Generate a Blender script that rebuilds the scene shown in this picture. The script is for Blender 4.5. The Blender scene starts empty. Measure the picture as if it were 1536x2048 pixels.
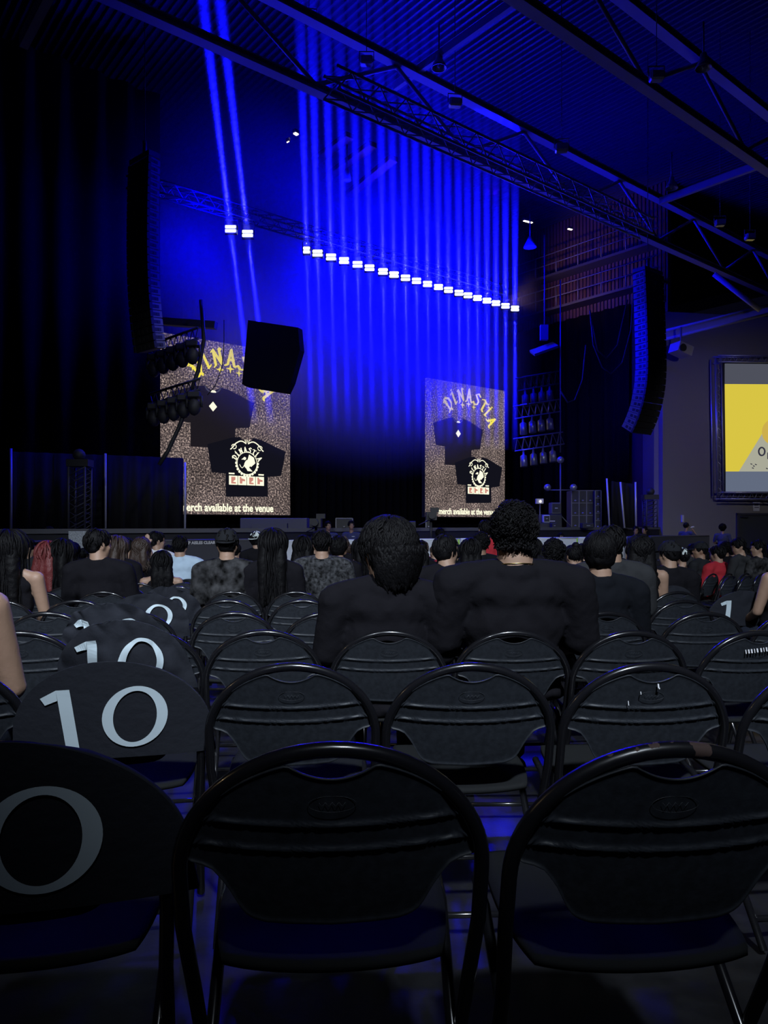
import bpy, bmesh, math, random
from mathutils import Vector as V, Matrix as M, noise
PI = math.pi
C = bpy.context.scene
col = C.collection
random.seed(7)

# ------------------------------------------------------------------ camera
F, HOR, EYE = 1480.0, 1050.0, 1.74
cam = bpy.data.objects.new('camera', bpy.data.cameras.new('camera')); col.objects.link(cam); C.camera = cam
cam.location = (0, 0, EYE); cam.rotation_euler = (PI / 2, 0, 0)
cam.data.sensor_fit = 'VERTICAL'; cam.data.sensor_height = 36; cam.data.lens = 36 * F / 2048
cam.data.shift_y = (HOR - 1024) / 2048; cam.data.clip_start = 0.02; cam.data.clip_end = 300
C.view_settings.view_transform = 'Standard'; C.view_settings.look = 'None'
C.view_settings.gamma = 1; C.view_settings.use_curve_mapping = False; C.view_settings.exposure = 0.0
C.cycles.use_denoising = True; C.cycles.use_adaptive_sampling = True; C.cycles.adaptive_threshold = 0.04
C.cycles.max_bounces = 4; C.cycles.diffuse_bounces = 2; C.cycles.glossy_bounces = 2
C.cycles.volume_bounces = 0; C.cycles.transparent_max_bounces = 6
C.cycles.sample_clamp_indirect = 2.0; C.cycles.caustics_reflective = False; C.cycles.caustics_refractive = False

# ------------------------------------------------------------------ world
w = bpy.data.worlds.new('dark_hall'); C.world = w; w.use_nodes = True
w.node_tree.nodes['Background'].inputs[0].default_value = (0.25, 0.25, 1.0, 1)
w.node_tree.nodes['Background'].inputs[1].default_value = 0.0045

def pt(x, y, Y):            # a bearing read off the photograph and a distance Y give a place in the hall
    return V(((x - 768) * Y / F, Y, EYE + (HOR - y) * Y / F))
U = V((0.774, 0.634, 0)).normalized(); N = V((U.y, -U.x, 0))     # along the stage front / towards the audience
S0 = V((1.86, 32.0, 0))
def S(t, v, z): return S0 + U * t + N * v + V((0, 0, z))
SROT = math.atan2(U.y, U.x)
def on_line(px, v):         # stage coordinate t where the bearing px meets the line v
    k = (px - 768) / F; b = S0 + N * v
    return (k * b.y - b.x) / (U.x - k * U.y)

# ------------------------------------------------------------------ lights
def spot(name, loc, to, ang, e, c, blend=0.5, r=0.05):
    l = bpy.data.lights.new(name, 'SPOT'); l.spot_size = ang; l.spot_blend = blend; l.energy = e; l.color = c; l.shadow_soft_size = r
    o = bpy.data.objects.new(name, l); col.objects.link(o); o.location = loc
    o.rotation_euler = (V(to) - V(loc)).to_track_quat('-Z', 'Y').to_euler(); return o
def point(name, loc, e, c, r=0.3):
    l = bpy.data.lights.new(name, 'POINT'); l.energy = e; l.color = c; l.shadow_soft_size = r
    o = bpy.data.objects.new(name, l); col.objects.link(o); o.location = loc; return o
BLUE = (0.0, 0.0, 1.0)
HOUSE = (0.78, 0.88, 1.0)
spot('house_light', (1.0, -3.2, 7.6), (0.3, 6.0, 0.9), math.radians(42.7), 3700, HOUSE, 0.55, 0.25)
spot('house_light', (-3.0, -6.0, 8.5), (-1.5, 12.0, 0.9), math.radians(44), 5200, HOUSE, 0.8, 0.25)
spot('house_light', (7.0, -2.0, 8.5), (6.5, 13.0, 0.9), math.radians(48), 4200, HOUSE, 0.8, 0.25)
spot('warm_aisle_light', (-6.5, 1.5, 4.4), (0.5, 3.0, 1.0), math.radians(80), 40, (1.0, 0.72, 0.38), 0.6, 0.12)
spot('wall_light', (12.0, 18.0, 7.5), (14.0, 30.5, 2.0), math.radians(80), 680, (0.93, 0.9, 1.0), 0.9, 0.2)
spot('added_barrier_fill', (2.0, 7.0, 9.5), (0.5, 18.8, 1.2), math.radians(75), 1350, (0.8, 0.85, 1.0), 0.9, 0.2)  # added fill so the guards and pale barrier show, no visible source
WASH = [(-12.2, 3.9, 10.6, 900), (-7.0, 3.9, 10.8, 1200), (-3.5, 3.9, 11.1, 2300), (-0.3, 3.9, 10.9, 2100)]
for t, v, z, e in WASH:
    point('blue_wash_light', S(t, v, z), e, BLUE, 0.4)
    spot('blue_wash_light', S(t, v, z), S(t, v - 3.0, z - 2.5), math.radians(120), e * 1.1, BLUE, 0.9, 0.4)
spot('blue_front_light', S(-4, 7.5, 12.2), (2.0, 3.0, 0.5), math.radians(75), 800, (0.03, 0.0, 1.0), 0.7, 0.25)
spot('blue_front_light', S(-13, 8.0, 11.5), (-1.0, 3.0, 0.5), math.radians(60), 400, (0.03, 0.0, 1.0), 0.7, 0.25)
spot('stage_work_light', S(-12, 10, 9.5), S(-14, 5, 1.5), math.radians(60), 260, (0.75, 0.8, 1.0), 0.8, 0.3)
spot('backstage_work_light', S(4.5, 0.5, 12.0), S(9, 2.2, 14.2), math.radians(75), 260, (1.0, 0.6, 0.5), 0.8, 0.2)
spot('added_blue_side_fill', S(-5, 4.5, 9.5), pt(1280, 700, 24), math.radians(24), 4200, BLUE, 0.8, 0.2)  # added fill to brighten the right array side, no visible source
spot('added_blue_side_fill', S(-3, 9.5, 9.5), pt(305, 480, 16.6), math.radians(25), 15000, BLUE, 0.8, 0.2)  # same added fill for the left array side

WORDS = 'zero one two three four five six seven eight nine ten eleven twelve thirteen fourteen fifteen sixteen seventeen eighteen nineteen twenty twenty-one twenty-two twenty-three'.split()
# ------------------------------------------------------------------ materials
def mat(name, c, rough=0.6, metal=0.0, bump=0.0, scale=20.0, emit=0.0, var=0.0, spec=0.5, coat=0.0):
    m = bpy.data.materials.new(name); m.use_nodes = True; nt = m.node_tree; b = nt.nodes['Principled BSDF']
    b.inputs['Base Color'].default_value = (*c, 1); b.inputs['Roughness'].default_value = rough; b.inputs['Metallic'].default_value = metal
    b.inputs['Specular IOR Level'].default_value = spec; b.inputs['Coat Weight'].default_value = coat
    if emit: b.inputs['Emission Color'].default_value = (*c, 1); b.inputs['Emission Strength'].default_value = emit
    if bump or var:
        tc = nt.nodes.new('ShaderNodeTexCoord'); n = nt.nodes.new('ShaderNodeTexNoise'); n.inputs['Scale'].default_value = scale; n.inputs['Detail'].default_value = 5
        nt.links.new(tc.outputs['Object'], n.inputs['Vector'])
        if bump:
            bp = nt.nodes.new('ShaderNodeBump'); bp.inputs['Strength'].default_value = bump; bp.inputs['Distance'].default_value = 0.01
            nt.links.new(n.outputs['Fac'], bp.inputs['Height']); nt.links.new(bp.outputs[0], b.inputs['Normal'])
        if var:
            r = nt.nodes.new('ShaderNodeValToRGB'); r.color_ramp.elements[0].position = 0.35; r.color_ramp.elements[1].position = 0.7
            r.color_ramp.elements[0].color = (*[x * (1 - var) for x in c], 1); r.color_ramp.elements[1].color = (*[min(1, x * (1 + var)) for x in c], 1)
            nt.links.new(n.outputs['Fac'], r.inputs[0]); nt.links.new(r.outputs[0], b.inputs['Base Color'])
    return m
PLASTIC = mat('charcoal_plastic', (0.019, 0.022, 0.028), 0.5, bump=0.08, scale=60, var=0.2, spec=0.35)
TUBE = mat('black_enamel', (0.008, 0.008, 0.010), 0.22, spec=0.6, coat=0.3)
COVER = mat('black_spandex', (0.024, 0.026, 0.034), 0.9, bump=0.2, scale=40, spec=0.1)
DIGIT = mat('pale_print', (0.66, 0.78, 0.84), 0.8, spec=0.2)
SKIN = mat('skin', (0.34, 0.21, 0.145), 0.55, bump=0.08, scale=90)
SKIN2 = mat('tan_skin', (0.27, 0.155, 0.10), 0.55, bump=0.08, scale=90)
HAIR = mat('black_hair', (0.004, 0.0037, 0.0045), 0.6, bump=0.3, scale=120, spec=0.12)
HAIRB = mat('brown_hair', (0.035, 0.020, 0.014), 0.5, bump=0.5, scale=120)
HAIRR = mat('red_hair', (0.13, 0.022, 0.022), 0.5, bump=0.5, scale=120)
def cloth(n, c): return mat(n, c, 0.92, bump=0.35, scale=26, spec=0.08)
BLACKTEE = cloth('black_cotton', (0.0085, 0.008, 0.0105)); DARKTEE = cloth('dark_navy_cotton', (0.007, 0.008, 0.011))
GREYTEE = cloth('grey_cotton', (0.03, 0.031, 0.034)); LIGHTBLUE = cloth('pale_blue_cotton', (0.42, 0.53, 0.64)); WHITE = cloth('white_cotton', (0.62, 0.62, 0.64))
SEAT = mat('seat_plastic', (0.014, 0.015, 0.016), 0.85, bump=0.08, scale=60, spec=0.08)
REDTEE = cloth('red_cotton', (0.36, 0.025, 0.035)); JACKET = mat('grey_patterned_cloth', (0.045, 0.046, 0.05), 0.9, bump=0.9, scale=30, var=0.8, spec=0.1)
PATTERN = mat('black_patterned_cloth', (0.03, 0.03, 0.032), 0.9, bump=0.3, scale=14, var=0.95, spec=0.1)
DENIM = cloth('dark_denim', (0.018, 0.022, 0.035)); CAPB = cloth('black_cap_cloth', (0.016, 0.017, 0.02)); CAPW = cloth('white_cap_cloth', (0.6, 0.66, 0.64))
GUARD = cloth('navy_uniform', (0.045, 0.05, 0.12)); GOLD = mat('gold_chain', (0.8, 0.6, 0.25), 0.3, 1.0)
EYEW = mat('eye_white', (0.7, 0.7, 0.7), 0.3); LIP = mat('lips', (0.3, 0.11, 0.09), 0.5)
BLACK = mat('black_velour', (0.006, 0.006, 0.009), 0.95, bump=0.3, scale=8, spec=0.05)
STEEL = mat('grey_steel', (0.16, 0.16, 0.18), 0.5, 0.4, spec=0.5); DARKSTEEL = mat('painted_steel', (0.06, 0.06, 0.075), 0.55, 0.2, bump=0.1)
GIRD = mat('girder_paint', (0.42, 0.40, 0.46), 0.6); DECK = mat('roof_deck_metal', (0.06, 0.06, 0.085), 0.45, 0.3)
ALU = mat('aluminium', (0.42, 0.42, 0.45), 0.35, 0.7); POLE = mat('silver_pole', (0.6, 0.6, 0.68), 0.35, 0.2)
ARRAY = mat('array_cabinet_paint', (0.16, 0.16, 0.17), 0.5, bump=0.1)
BOX = mat('black_box_paint', (0.022, 0.022, 0.026), 0.6, bump=0.1); GRILLE = mat('speaker_grille', (0.022, 0.022, 0.025), 0.6, 0.2)
FLOORM = mat('dark_concrete', (0.014, 0.014, 0.016), 0.4, bump=0.3, scale=9, var=0.4); STAGEM = mat('stage_deck', (0.02, 0.02, 0.025), 0.5)
WALLM = mat('beige_plaster', (0.22, 0.205, 0.185), 0.85, bump=0.15, scale=5); BRICK = mat('rust_wall', (0.10, 0.045, 0.045), 0.85, bump=0.4, scale=6)
RISER = mat('grey_riser', (0.10, 0.10, 0.115), 0.7); WHITEC = mat('white_barrier_cloth', (0.72, 0.76, 0.85), 0.85, bump=0.4, scale=6)
GREEN = mat('lime_tape', (0.45, 0.8, 0.15), 0.6); PRINTW = mat('white_lettering', (0.6, 0.6, 0.63), 0.7)
LEDW = mat('strobe_cell', (0.85, 0.9, 1.0), 0.5, emit=6.0); WARMG = mat('warm_lamp_glass', (1.0, 0.85, 0.6), 0.5, emit=3.0)
DOORM = mat('grey_door_paint', (0.045, 0.05, 0.055), 0.5); SIGNW = mat('white_sign', (0.55, 0.56, 0.6), 0.7); REDM = mat('red_plastic', (0.6, 0.06, 0.05), 0.5)
def emis(name, c, s=1.0):
    m = bpy.data.materials.new(name); m.use_nodes = True; nt = m.node_tree; nt.nodes.clear()
    o = nt.nodes.new('ShaderNodeOutputMaterial'); e = nt.nodes.new('ShaderNodeEmission'); e.inputs[0].default_value = (*c, 1); e.inputs[1].default_value = s
    nt.links.new(e.outputs[0], o.inputs[0]); return m
def speckle():
    m = emis('led_speckle', (1, 1, 1), 1.0); nt = m.node_tree; e = nt.nodes['Emission']
    tc = nt.nodes.new('ShaderNodeTexCoord'); n1 = nt.nodes.new('ShaderNodeTexNoise'); n1.inputs['Scale'].default_value = 17; n1.inputs['Detail'].default_value = 3; n1.inputs['Roughness'].default_value = 0.75
    n2 = nt.nodes.new('ShaderNodeTexNoise'); n2.inputs['Scale'].default_value = 1.1; n2.inputs['Detail'].default_value = 3
    r = nt.nodes.new('ShaderNodeValToRGB'); cr = r.color_ramp; cr.elements[0].position = 0.42; cr.elements[0].color = (0.028, 0.022, 0.024, 1)
    cr.elements[1].position = 0.66; cr.elements[1].color = (0.62, 0.47, 0.40, 1)
    k = cr.elements.new(0.52); k.color = (0.10, 0.076, 0.074, 1)
    mm = nt.nodes.new('ShaderNodeMapRange'); mm.inputs[1].default_value = 0.3; mm.inputs[2].default_value = 0.7; mm.inputs[3].default_value = 0.7; mm.inputs[4].default_value = 1.5
    nt.links.new(tc.outputs['Object'], n1.inputs['Vector']); nt.links.new(tc.outputs['Object'], n2.inputs['Vector'])
    nt.links.new(n1.outputs['Fac'], r.inputs[0]); nt.links.new(r.outputs[0], e.inputs[0]); nt.links.new(n2.outputs['Fac'], mm.inputs[0]); nt.links.new(mm.outputs[0], e.inputs[1]); return m
SPECK = speckle()
SHIRTSCR = emis('screen_dark_cloth', (0.006, 0.006, 0.011)); SHIRTSCR2 = emis('screen_faded_cloth', (0.012, 0.010, 0.014))
SCRYEL = emis('screen_yellow_ink', (0.95, 0.80, 0.05), 1.05); SCRWHITE = emis('screen_white_ink', (1.0, 0.97, 0.72), 1.1); SCRRED = emis('screen_red_ink', (0.6, 0.25, 0.2))
PYEL = emis('projected_yellow', (0.72, 0.58, 0.06), 0.95); PGREY = emis('projected_grey', (0.075, 0.08, 0.105), 1.0); PGREY2 = emis('projected_blue_grey', (0.12, 0.145, 0.21), 1.0)
PCREAM = emis('projected_cream', (0.46, 0.46, 0.36), 0.85); PINK_ = emis('projected_ink', (0.03, 0.03, 0.05)); PGOLD = emis('projected_gold', (0.6, 0.42, 0.07), 1.0)

# ------------------------------------------------------------------ helpers
def obj(name, me, m=None, parent=None, loc=None, rot=None):
    if isinstance(me, bmesh.types.BMesh):
        b = me; me = bpy.data.meshes.new(name); b.to_mesh(me); b.free()
    if m and not me.materials: me.materials.append(m)
    o = bpy.data.objects.new(name, me); col.objects.link(o)
    if parent: o.parent = parent
    if loc is not None: o.location = loc
    if rot is not None: o.rotation_euler = rot
    return o
def tag(o, label, cat, group=None, kind=None):
    if label: o['label'] = label
    if cat: o['category'] = cat
    if group: o['group'] = group
    if kind: o['kind'] = kind
    return o
def thing(name, label, cat, loc=(0, 0, 0), rz=0, group=None):
    o = bpy.data.objects.new(name, None); col.objects.link(o); o.location = loc; o.rotation_euler = (0, 0, rz); o.empty_display_size = 0.1
    return tag(o, label, cat, group)
def struct(name, bm, m, loc=None, rot=None):
    o = obj(name, bm, m, None, loc, rot); o['kind'] = 'structure'; return o
def BM(): return bmesh.new()
def box(bm, a, b, mtx=None):
    a, b = V(a), V(b); r = bmesh.ops.create_cube(bm, size=1)['verts']
    m = M.Translation((a + b) / 2) @ M.Diagonal((*[abs(x) for x in (b - a)], 1))
    bmesh.ops.transform(bm, matrix=(mtx @ m) if mtx else m, verts=r); return bm
def sbox(bm, t0, t1, v0, v1, z0, z1):   # a box laid out along the stage front
    m = M.Translation(S0) @ M.Rotation(SROT, 4, 'Z'); return box(bm, (t0, -v0, z0), (t1, -v1, z1), m)
def tube(bm, pts, r, seg=8, cap=True, closed=False):
    pts = [V(p) for p in pts]; n = len(pts); rr = r if isinstance(r, (list, tuple)) else [r] * n; rings = []
    up = None
    for i, p in enumerate(pts):
        if closed: d = pts[(i + 1) % n] - pts[i - 1]
        else: d = pts[min(i + 1, n - 1)] - pts[max(i - 1, 0)]
        d = d.normalized() if d.length > 1e-9 else V((0, 0, 1))
        if up is None: up = V((0, 0, 1)) if abs(d.z) < 0.9 else V((1, 0, 0))
        a = d.cross(up); a = a.normalized() if a.length > 1e-6 else d.orthogonal().normalized(); b = a.cross(d).normalized(); up = b
        rings.append([bm.verts.new(p + (a * math.cos(2 * PI * k / seg) + b * math.sin(2 * PI * k / seg)) * rr[i]) for k in range(seg)])
    for i in range(n if closed else n - 1):
        A, B = rings[i], rings[(i + 1) % n]
        for k in range(seg):
            bm.faces.new((A[k], A[(k + 1) % seg], B[(k + 1) % seg], B[k])).smooth = True
    if cap and not closed:
        bm.faces.new(list(reversed(rings[0]))); bm.faces.new(rings[-1])
    return bm
def prism(bm, pts, d):      # polygon pts (3-D) pushed by vector d
    a = [bm.verts.new(V(p)) for p in pts]; b = [bm.verts.new(V(p) + V(d)) for p in pts]; n = len(pts)
    bm.faces.new(a); bm.faces.new(list(reversed(b)))
    for i in range(n): bm.faces.new((a[i], b[i], b[(i + 1) % n], a[(i + 1) % n]))
    bmesh.ops.recalc_face_normals(bm, faces=bm.faces[:]); return bm
ICO = {}
def ico(sub):
    if sub not in ICO:
        b = bmesh.new(); bmesh.ops.create_icosphere(b, subdivisions=sub, radius=1); b.verts.index_update(); ICO[sub] = ([v.co.copy() for v in b.verts], [[v.index for v in f.verts] for f in b.faces]); b.free()
    return ICO[sub]
def ell(bm, c, r, sub=2, rot=None):
    m = M.Translation(V(c)) @ (rot if rot else M.Identity(4)) @ M.Diagonal((*r, 1)); vs, fs = ico(sub)
    nv = [bm.verts.new(m @ v) for v in vs]
    for f in fs: bm.faces.new([nv[q] for q in f]).smooth = True
    return bm
def limb(bm, pts, rs, sub=2):
    for i in range(len(pts) - 1):
        a, b = V(pts[i]), V(pts[i + 1]); L = (b - a).length; k = max(1, int(L / (min(rs[i], rs[i + 1]) * 0.45)))
        for j in range(k + 1):
            f = j / k; r = rs[i] * (1 - f) + rs[i + 1] * f; ell(bm, a.lerp(b, f), (r, r, r), sub)
    return bm
def remesh(bm, voxel, smooth=3, disp=None):
    me = bpy.data.meshes.new('m'); bm.to_mesh(me); bm.free()
    o = bpy.data.objects.new('tmp', me); col.objects.link(o)
    r = o.modifiers.new('r', 'REMESH'); r.mode = 'VOXEL'; r.voxel_size = voxel; r.use_smooth_shade = True
    if smooth: s = o.modifiers.new('s', 'SMOOTH'); s.iterations = smooth; s.factor = 0.5
    dg = bpy.context.evaluated_depsgraph_get(); out = bpy.data.meshes.new_from_object(o.evaluated_get(dg))
    bpy.data.objects.remove(o); bpy.data.meshes.remove(me)
    if disp:
        nn = [v.normal.copy() for v in out.vertices]
        for v, n in zip(out.vertices, nn): v.co += n * disp(v.co)
    for p in out.polygons: p.use_smooth = True
    return out
def text_mesh(s, size, ext=0.004, off=0.0, align='CENTER', shear=0.0):
    c = bpy.data.curves.new('t', 'FONT'); c.body = s; c.size = size; c.extrude = ext; c.offset = off; c.align_x = align; c.shear = shear; c.resolution_u = 3
    o = bpy.data.objects.new('t', c); col.objects.link(o); dg = bpy.context.evaluated_depsgraph_get()
    me = bpy.data.meshes.new_from_object(o.evaluated_get(dg)); bpy.data.objects.remove(o); bpy.data.curves.remove(c); return me
def merge_meshes(items):    # (mesh, matrix) pairs -> one bmesh
    bm = BM()
    for me, mx in items:
        n = len(bm.verts); bm.from_mesh(me); bm.verts.ensure_lookup_table(); bmesh.ops.transform(bm, matrix=mx, verts=bm.verts[n:])
    return bm
ORD = 'zeroth first second third fourth fifth sixth seventh eighth ninth tenth eleventh twelfth thirteenth fourteenth fifteenth sixteenth'.split()

# ------------------------------------------------------------------ setting: floor, stage, walls, roof
RD = [1.10, 2.05, 3.00, 3.93, 4.87, 5.80, 6.75, 7.70, 8.65, 9.60, 10.55, 11.50, 12.45, 13.40, 14.35, 15.30]
RZ = [-.322, -.381, -.426, -.459, -.490, -.517, -.556, -.600, -.635, -.670, -.700, -.730, -.760, -.790, -.815, -.840]
X0 = [-.077, -.256, -.482, -.800, -1.03, -1.20, -1.39, -1.58] + [-1.58 - .195 * i for i in range(1, 9)]
HC = 0.80
def fz(Y):
    pr = [(-12, 1.45), (0.0, 0.69)] + [(d, z + EYE - HC) for d, z in zip(RD, RZ)] + [(19, 0), (60, 0)]
    for (a, b), (c, d) in zip(pr, pr[1:]):
        if Y <= c: return b + (d - b) * (Y - a) / (c - a)
    return 0
bm = BM(); ys = [-12, 0.0] + RD + [19, 60]; rows = [[bm.verts.new((x, y, fz(y))) for x in (-45, 45)] for y in ys]
for a, b in zip(rows, rows[1:]): bm.faces.new((a[0], a[1], b[1], b[0]))
struct('floor', bm, FLOORM)
bm = BM(); sbox(bm, -32, 14.2, 7.3, -9.5, 0, 1.62); struct('stage_floor', bm, STAGEM)
bm = BM(); sbox(bm, -32, 14.2, 7.36, 7.3, 1.56, 1.66)
tag(obj('stage_edge_trim', bm, RISER), None, None, None, 'structure')
def pleats(t0, t1, v, z0, z1, amp=0.10, per=0.42, step=0.07, seed=0, thick=0.03):
    bm = BM(); n = int(abs(t1 - t0) / step); rg = random.Random(seed); prev = None; ph = 0
    for i in range(n + 1):
        t = t0 + (t1 - t0) * i / n; ph += step * 2 * PI / per * rg.uniform(0.7, 1.3)
        a = amp * math.sin(ph); q = [S(t, v + a, z0), S(t, v + a * 0.8, z1), S(t, v + a * 0.8 - thick, z1), S(t, v + a - thick, z0)]
        q = [bm.verts.new(p) for p in q]
        if prev:
            for k in range(4): bm.faces.new((prev[k], q[k], q[(k + 1) % 4], prev[(k + 1) % 4]))
        prev = q
    for f in bm.faces: f.smooth = True
    bmesh.ops.recalc_face_normals(bm, faces=bm.faces[:]); return bm
tag(obj('stage_curtain', pleats(-12.0, 6.4, -1.4, 1.66, 13.0, seed=1), BLACK), 'tall black backdrop curtain hanging behind the two LED screens', 'curtain')
tag(obj('stage_curtain', pleats(-30, on_line(318, 1.5), 1.5, 1.66, 15.0, 0.12, 0.9, 0.1, seed=2), BLACK), 'wide black side curtain closing the stage left of the larger LED screen', 'curtain')
sc_ = pleats(-9.0, 4.2, 0, 1.66, EYE + 10.3, 0.10, 0.7, seed=3); bmesh.ops.transform(sc_, matrix=M.Translation(S0 + U * 8.9) @ M.Rotation(-PI / 2, 4, 'Z') @ M.Translation(-S0), verts=sc_.verts)
tag(obj('stage_curtain', sc_, BLACK), 'black masking curtain hanging beside the beige wall behind the amplifier stack', 'curtain')
bm = BM(); sbox(bm, -32, 30, -9.5, -9.9, 0, 22)
struct('wall_back', bm, BLACK)
bm = BM(); sbox(bm, 9.1, 9.4, -9.5, 6.0, 0, 17.3)
for i in range(75): sbox(bm, 9.04, 9.1, -9 + i * 0.2, -8.9 + i * 0.2, EYE + 10, 17.3)
struct('wall_side', bm, BRICK)
A0, A1 = V((11.3, 30, 0)), V((21.5, 31.8, 0)); AR = V((13.2, 38.6, 0))
def wallseg(bm, a, b, z0, z1, th):
    d = (b - a).normalized(); n = V((-d.y, d.x, 0)) * th; prism(bm, [a + V((0, 0, z0)), b + V((0, 0, z0)), b + V((0, 0, z1)), a + V((0, 0, z1))], n)
wd = (A1 - A0).normalized(); wn = V((wd.y, -wd.x, 0))       # right wall direction / its face normal
def W(s, d, z): return A0 + wd * s + wn * d + V((0, 0, z))
def wall_s(px): k = (px - 768) / F; return (k * A0.y - A0.x) / (wd.x - k * wd.y)
bm = BM(); wallseg(bm, A0, A1, 0, 10.4, 0.3); struct('wall_right', bm, WALLM)
bm = BM(); wallseg(bm, AR, A0 + V((0.02, 0.3, 0)), 0, 9.2, -0.25); struct('wall_return', bm, WALLM)
ROOFZ = EYE + 15.4
bm = BM(); m = M.Translation(S0) @ M.Rotation(SROT, 4, 'Z')
box(bm, (-45, -40, ROOFZ + 0.12), (30, 12, ROOFZ + 0.3), m)
for i in range(230): box(bm, (-28 + i * 0.24, -40, ROOFZ), (-28 + i * 0.24 + 0.07, 12, ROOFZ + 0.13), m)
struct('ceiling', bm, DECK)

# ------------------------------------------------------------------ haze
def volmat(n, d, c=(1, 1, 1)):
    m = bpy.data.materials.new(n); m.use_nodes = True; nt = m.node_tree; nt.nodes.clear(); o = nt.nodes.new('ShaderNodeOutputMaterial')
    s = nt.nodes.new('ShaderNodeVolumeScatter'); s.inputs['Density'].default_value = d; s.inputs['Color'].default_value = (*c, 1); nt.links.new(s.outputs[0], o.inputs['Volume']); return m
LZ = EYE + 8.92; LV = 3.42
STROBES = [461, 495] + [613, 635, 662, 688, 715, 739, 766, 788, 811, 833, 855, 877, 897, 918, 936, 955, 974, 992, 1011, 1030]
BEAMM = volmat('beam_haze', 0.42); nt = BEAMM.node_tree; tc = nt.nodes.new('ShaderNodeTexCoord'); sx = nt.nodes.new('ShaderNodeSeparateXYZ'); mr = nt.nodes.new('ShaderNodeMapRange')   # fade-out of the beams put into the density, thinning towards the stage
mr.inputs[1].default_value = -5.9; mr.inputs[2].default_value = -1.0; mr.inputs[3].default_value = 0.0; mr.inputs[4].default_value = 0.42
nt.links.new(tc.outputs['Object'], sx.inputs[0]); nt.links.new(sx.outputs[2], mr.inputs[0]); nt.links.new(mr.outputs[0], nt.nodes['Volume Scatter'].inputs['Density'])
shafts, beams = [], []
for i, px in enumerate(STROBES):
    p = S(on_line(px, LV), LV, LZ); hz = BM()
    lean = 0.125 if px < 500 else 0.03 * (1030 - px) / 417
    for sgn in (1, -1):
        if sgn > 0: d = pt(px - lean * HOR * .42, 0, 17.4) - p      # tilted over the audience to imitate the long streak below the roof
        else: d = V((lean * 7.4, 0, -7.5))
        L = d.length; d.normalize()
        c = bmesh.ops.create_cone(hz, cap_ends=True, segments=10, radius1=0.11, radius2=0.19, depth=L)['verts']  # cone of extra haze added only where the streak shows
        bmesh.ops.transform(hz, matrix=M.Translation(d * (L / 2 + 0.14)) @ d.to_track_quat('Z', 'Y').to_matrix().to_4x4(), verts=c)
        e = (420000 if sgn > 0 else 330000) * (1.6 if px < 500 else random.uniform(0.7, 1.25))
        beams.append((i, spot('strobe_beam_light', p + d * 0.16, p + d * 5, math.radians(3.0), e, (0.003, 0.003, 1.0), 0.8, 0.04)))
    who = 'the %s strobe of the separate pair' % ('left', 'right')[i] if i < 2 else 'strobe %s of the long row' % WORDS[i - 1]
    shafts.append(tag(obj('haze', hz, BEAMM, None, p), 'thin blue streak built as haze above and below ' + who, 'haze', 'blue streaks built as haze shafts', 'stuff'))
SOFT = volmat('stage_haze', 0.3); nt = SOFT.node_tree; tc = nt.nodes.new('ShaderNodeTexCoord'); gr = nt.nodes.new('ShaderNodeTexGradient'); gr.gradient_type = 'QUADRATIC_SPHERE'
mu = nt.nodes.new('ShaderNodeMath'); mu.operation = 'MULTIPLY'; mu.inputs[1].default_value = 3.0; nt.links.new(tc.outputs['Object'], gr.inputs[0]); nt.links.new(gr.outputs['Fac'], mu.inputs[0]); nt.links.new(mu.outputs[0], nt.nodes['Volume Scatter'].inputs['Density'])
hz = BM(); ell(hz, (0, 0, 0), (1, 1, 1), 4); cl = obj('haze', hz, SOFT, None, S(-4.4, 1.45, 11.0), (0, 0, SROT)); cl.scale = (11.0, 1.75, 7.8)
cloud = tag(cl, 'soft cloud of blue haze filling the air above the stage', 'haze', kind='stuff')
for i, l in beams:          # a beam never reaches the neighbouring shafts
    rc = bpy.data.collections.new('beam_receivers')
    for k, h in enumerate(shafts + [cloud]):
        if k != i: rc.objects.link(h)
    for co in rc.collection_objects: co.light_linking.link_state = 'EXCLUDE'
    l.light_linking.receiver_collection = rc

# ------------------------------------------------------------------ roof girders
GZ0, GZ1 = EYE + 9.95, EYE + 11.5
def girder(Y0, label, t0=-26, t1=22, off=0.0):
    v = None; b = S0  # line through (0, Y0) along U
    P = lambda t, z: V((0, Y0, 0)) + U * t + V((0, 0, z))
    g = thing('roof_girder', label, 'girder', P(0, GZ0), 0, 'steel roof girders parallel to the stage')
    inv = M.Translation(-P(0, GZ0))
    def part(n, f):
        bm = BM(); f(bm); bmesh.ops.transform(bm, matrix=inv, verts=bm.verts); return obj(n, bm, GIRD, g)
    def chord(z):
        def f(bm):
            mx = M.Translation(P(0, z)) @ M.Rotation(SROT, 4, 'Z')
            box(bm, (t0, -0.13, -0.03), (t1, 0.13, 0.0), mx); box(bm, (t0, -0.02, -0.16), (t1, 0.02, -0.03), mx); box(bm, (t0, -0.13, -0.19), (t1, 0.13, -0.16), mx)
        return f
    part('lower_chord', chord(GZ0)); part('upper_chord', chord(GZ1))
    t = t0; k = 0
    while t < t1 - 1:
        a, b2 = (GZ0, GZ1 - 0.19) if k % 2 == 0 else (GZ1 - 0.19, GZ0)
        part('web_member', lambda bm: tube(bm, [P(t, a), P(t + 2.4, b2)], 0.055, 6)); t += 2.4; k += 1
    return g
girder(18.0, 'blue lit steel roof girder crossing the hall just in front of the strobe row')
girder(11.8, 'dim steel roof girder crossing the upper right corner, nearest of the roof girders')
def purlin(label, t, v0, v1, z):
    bm = BM(); sbox(bm, t - 0.06, t + 0.06, v0, v1, z - 0.14, z + 0.06); tag(obj('roof_beam', bm, GIRD), label, 'beam', 'cross beams between the roof girders')
def tv(p): d = p - S0; return d.dot(U), d.dot(N)
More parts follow.
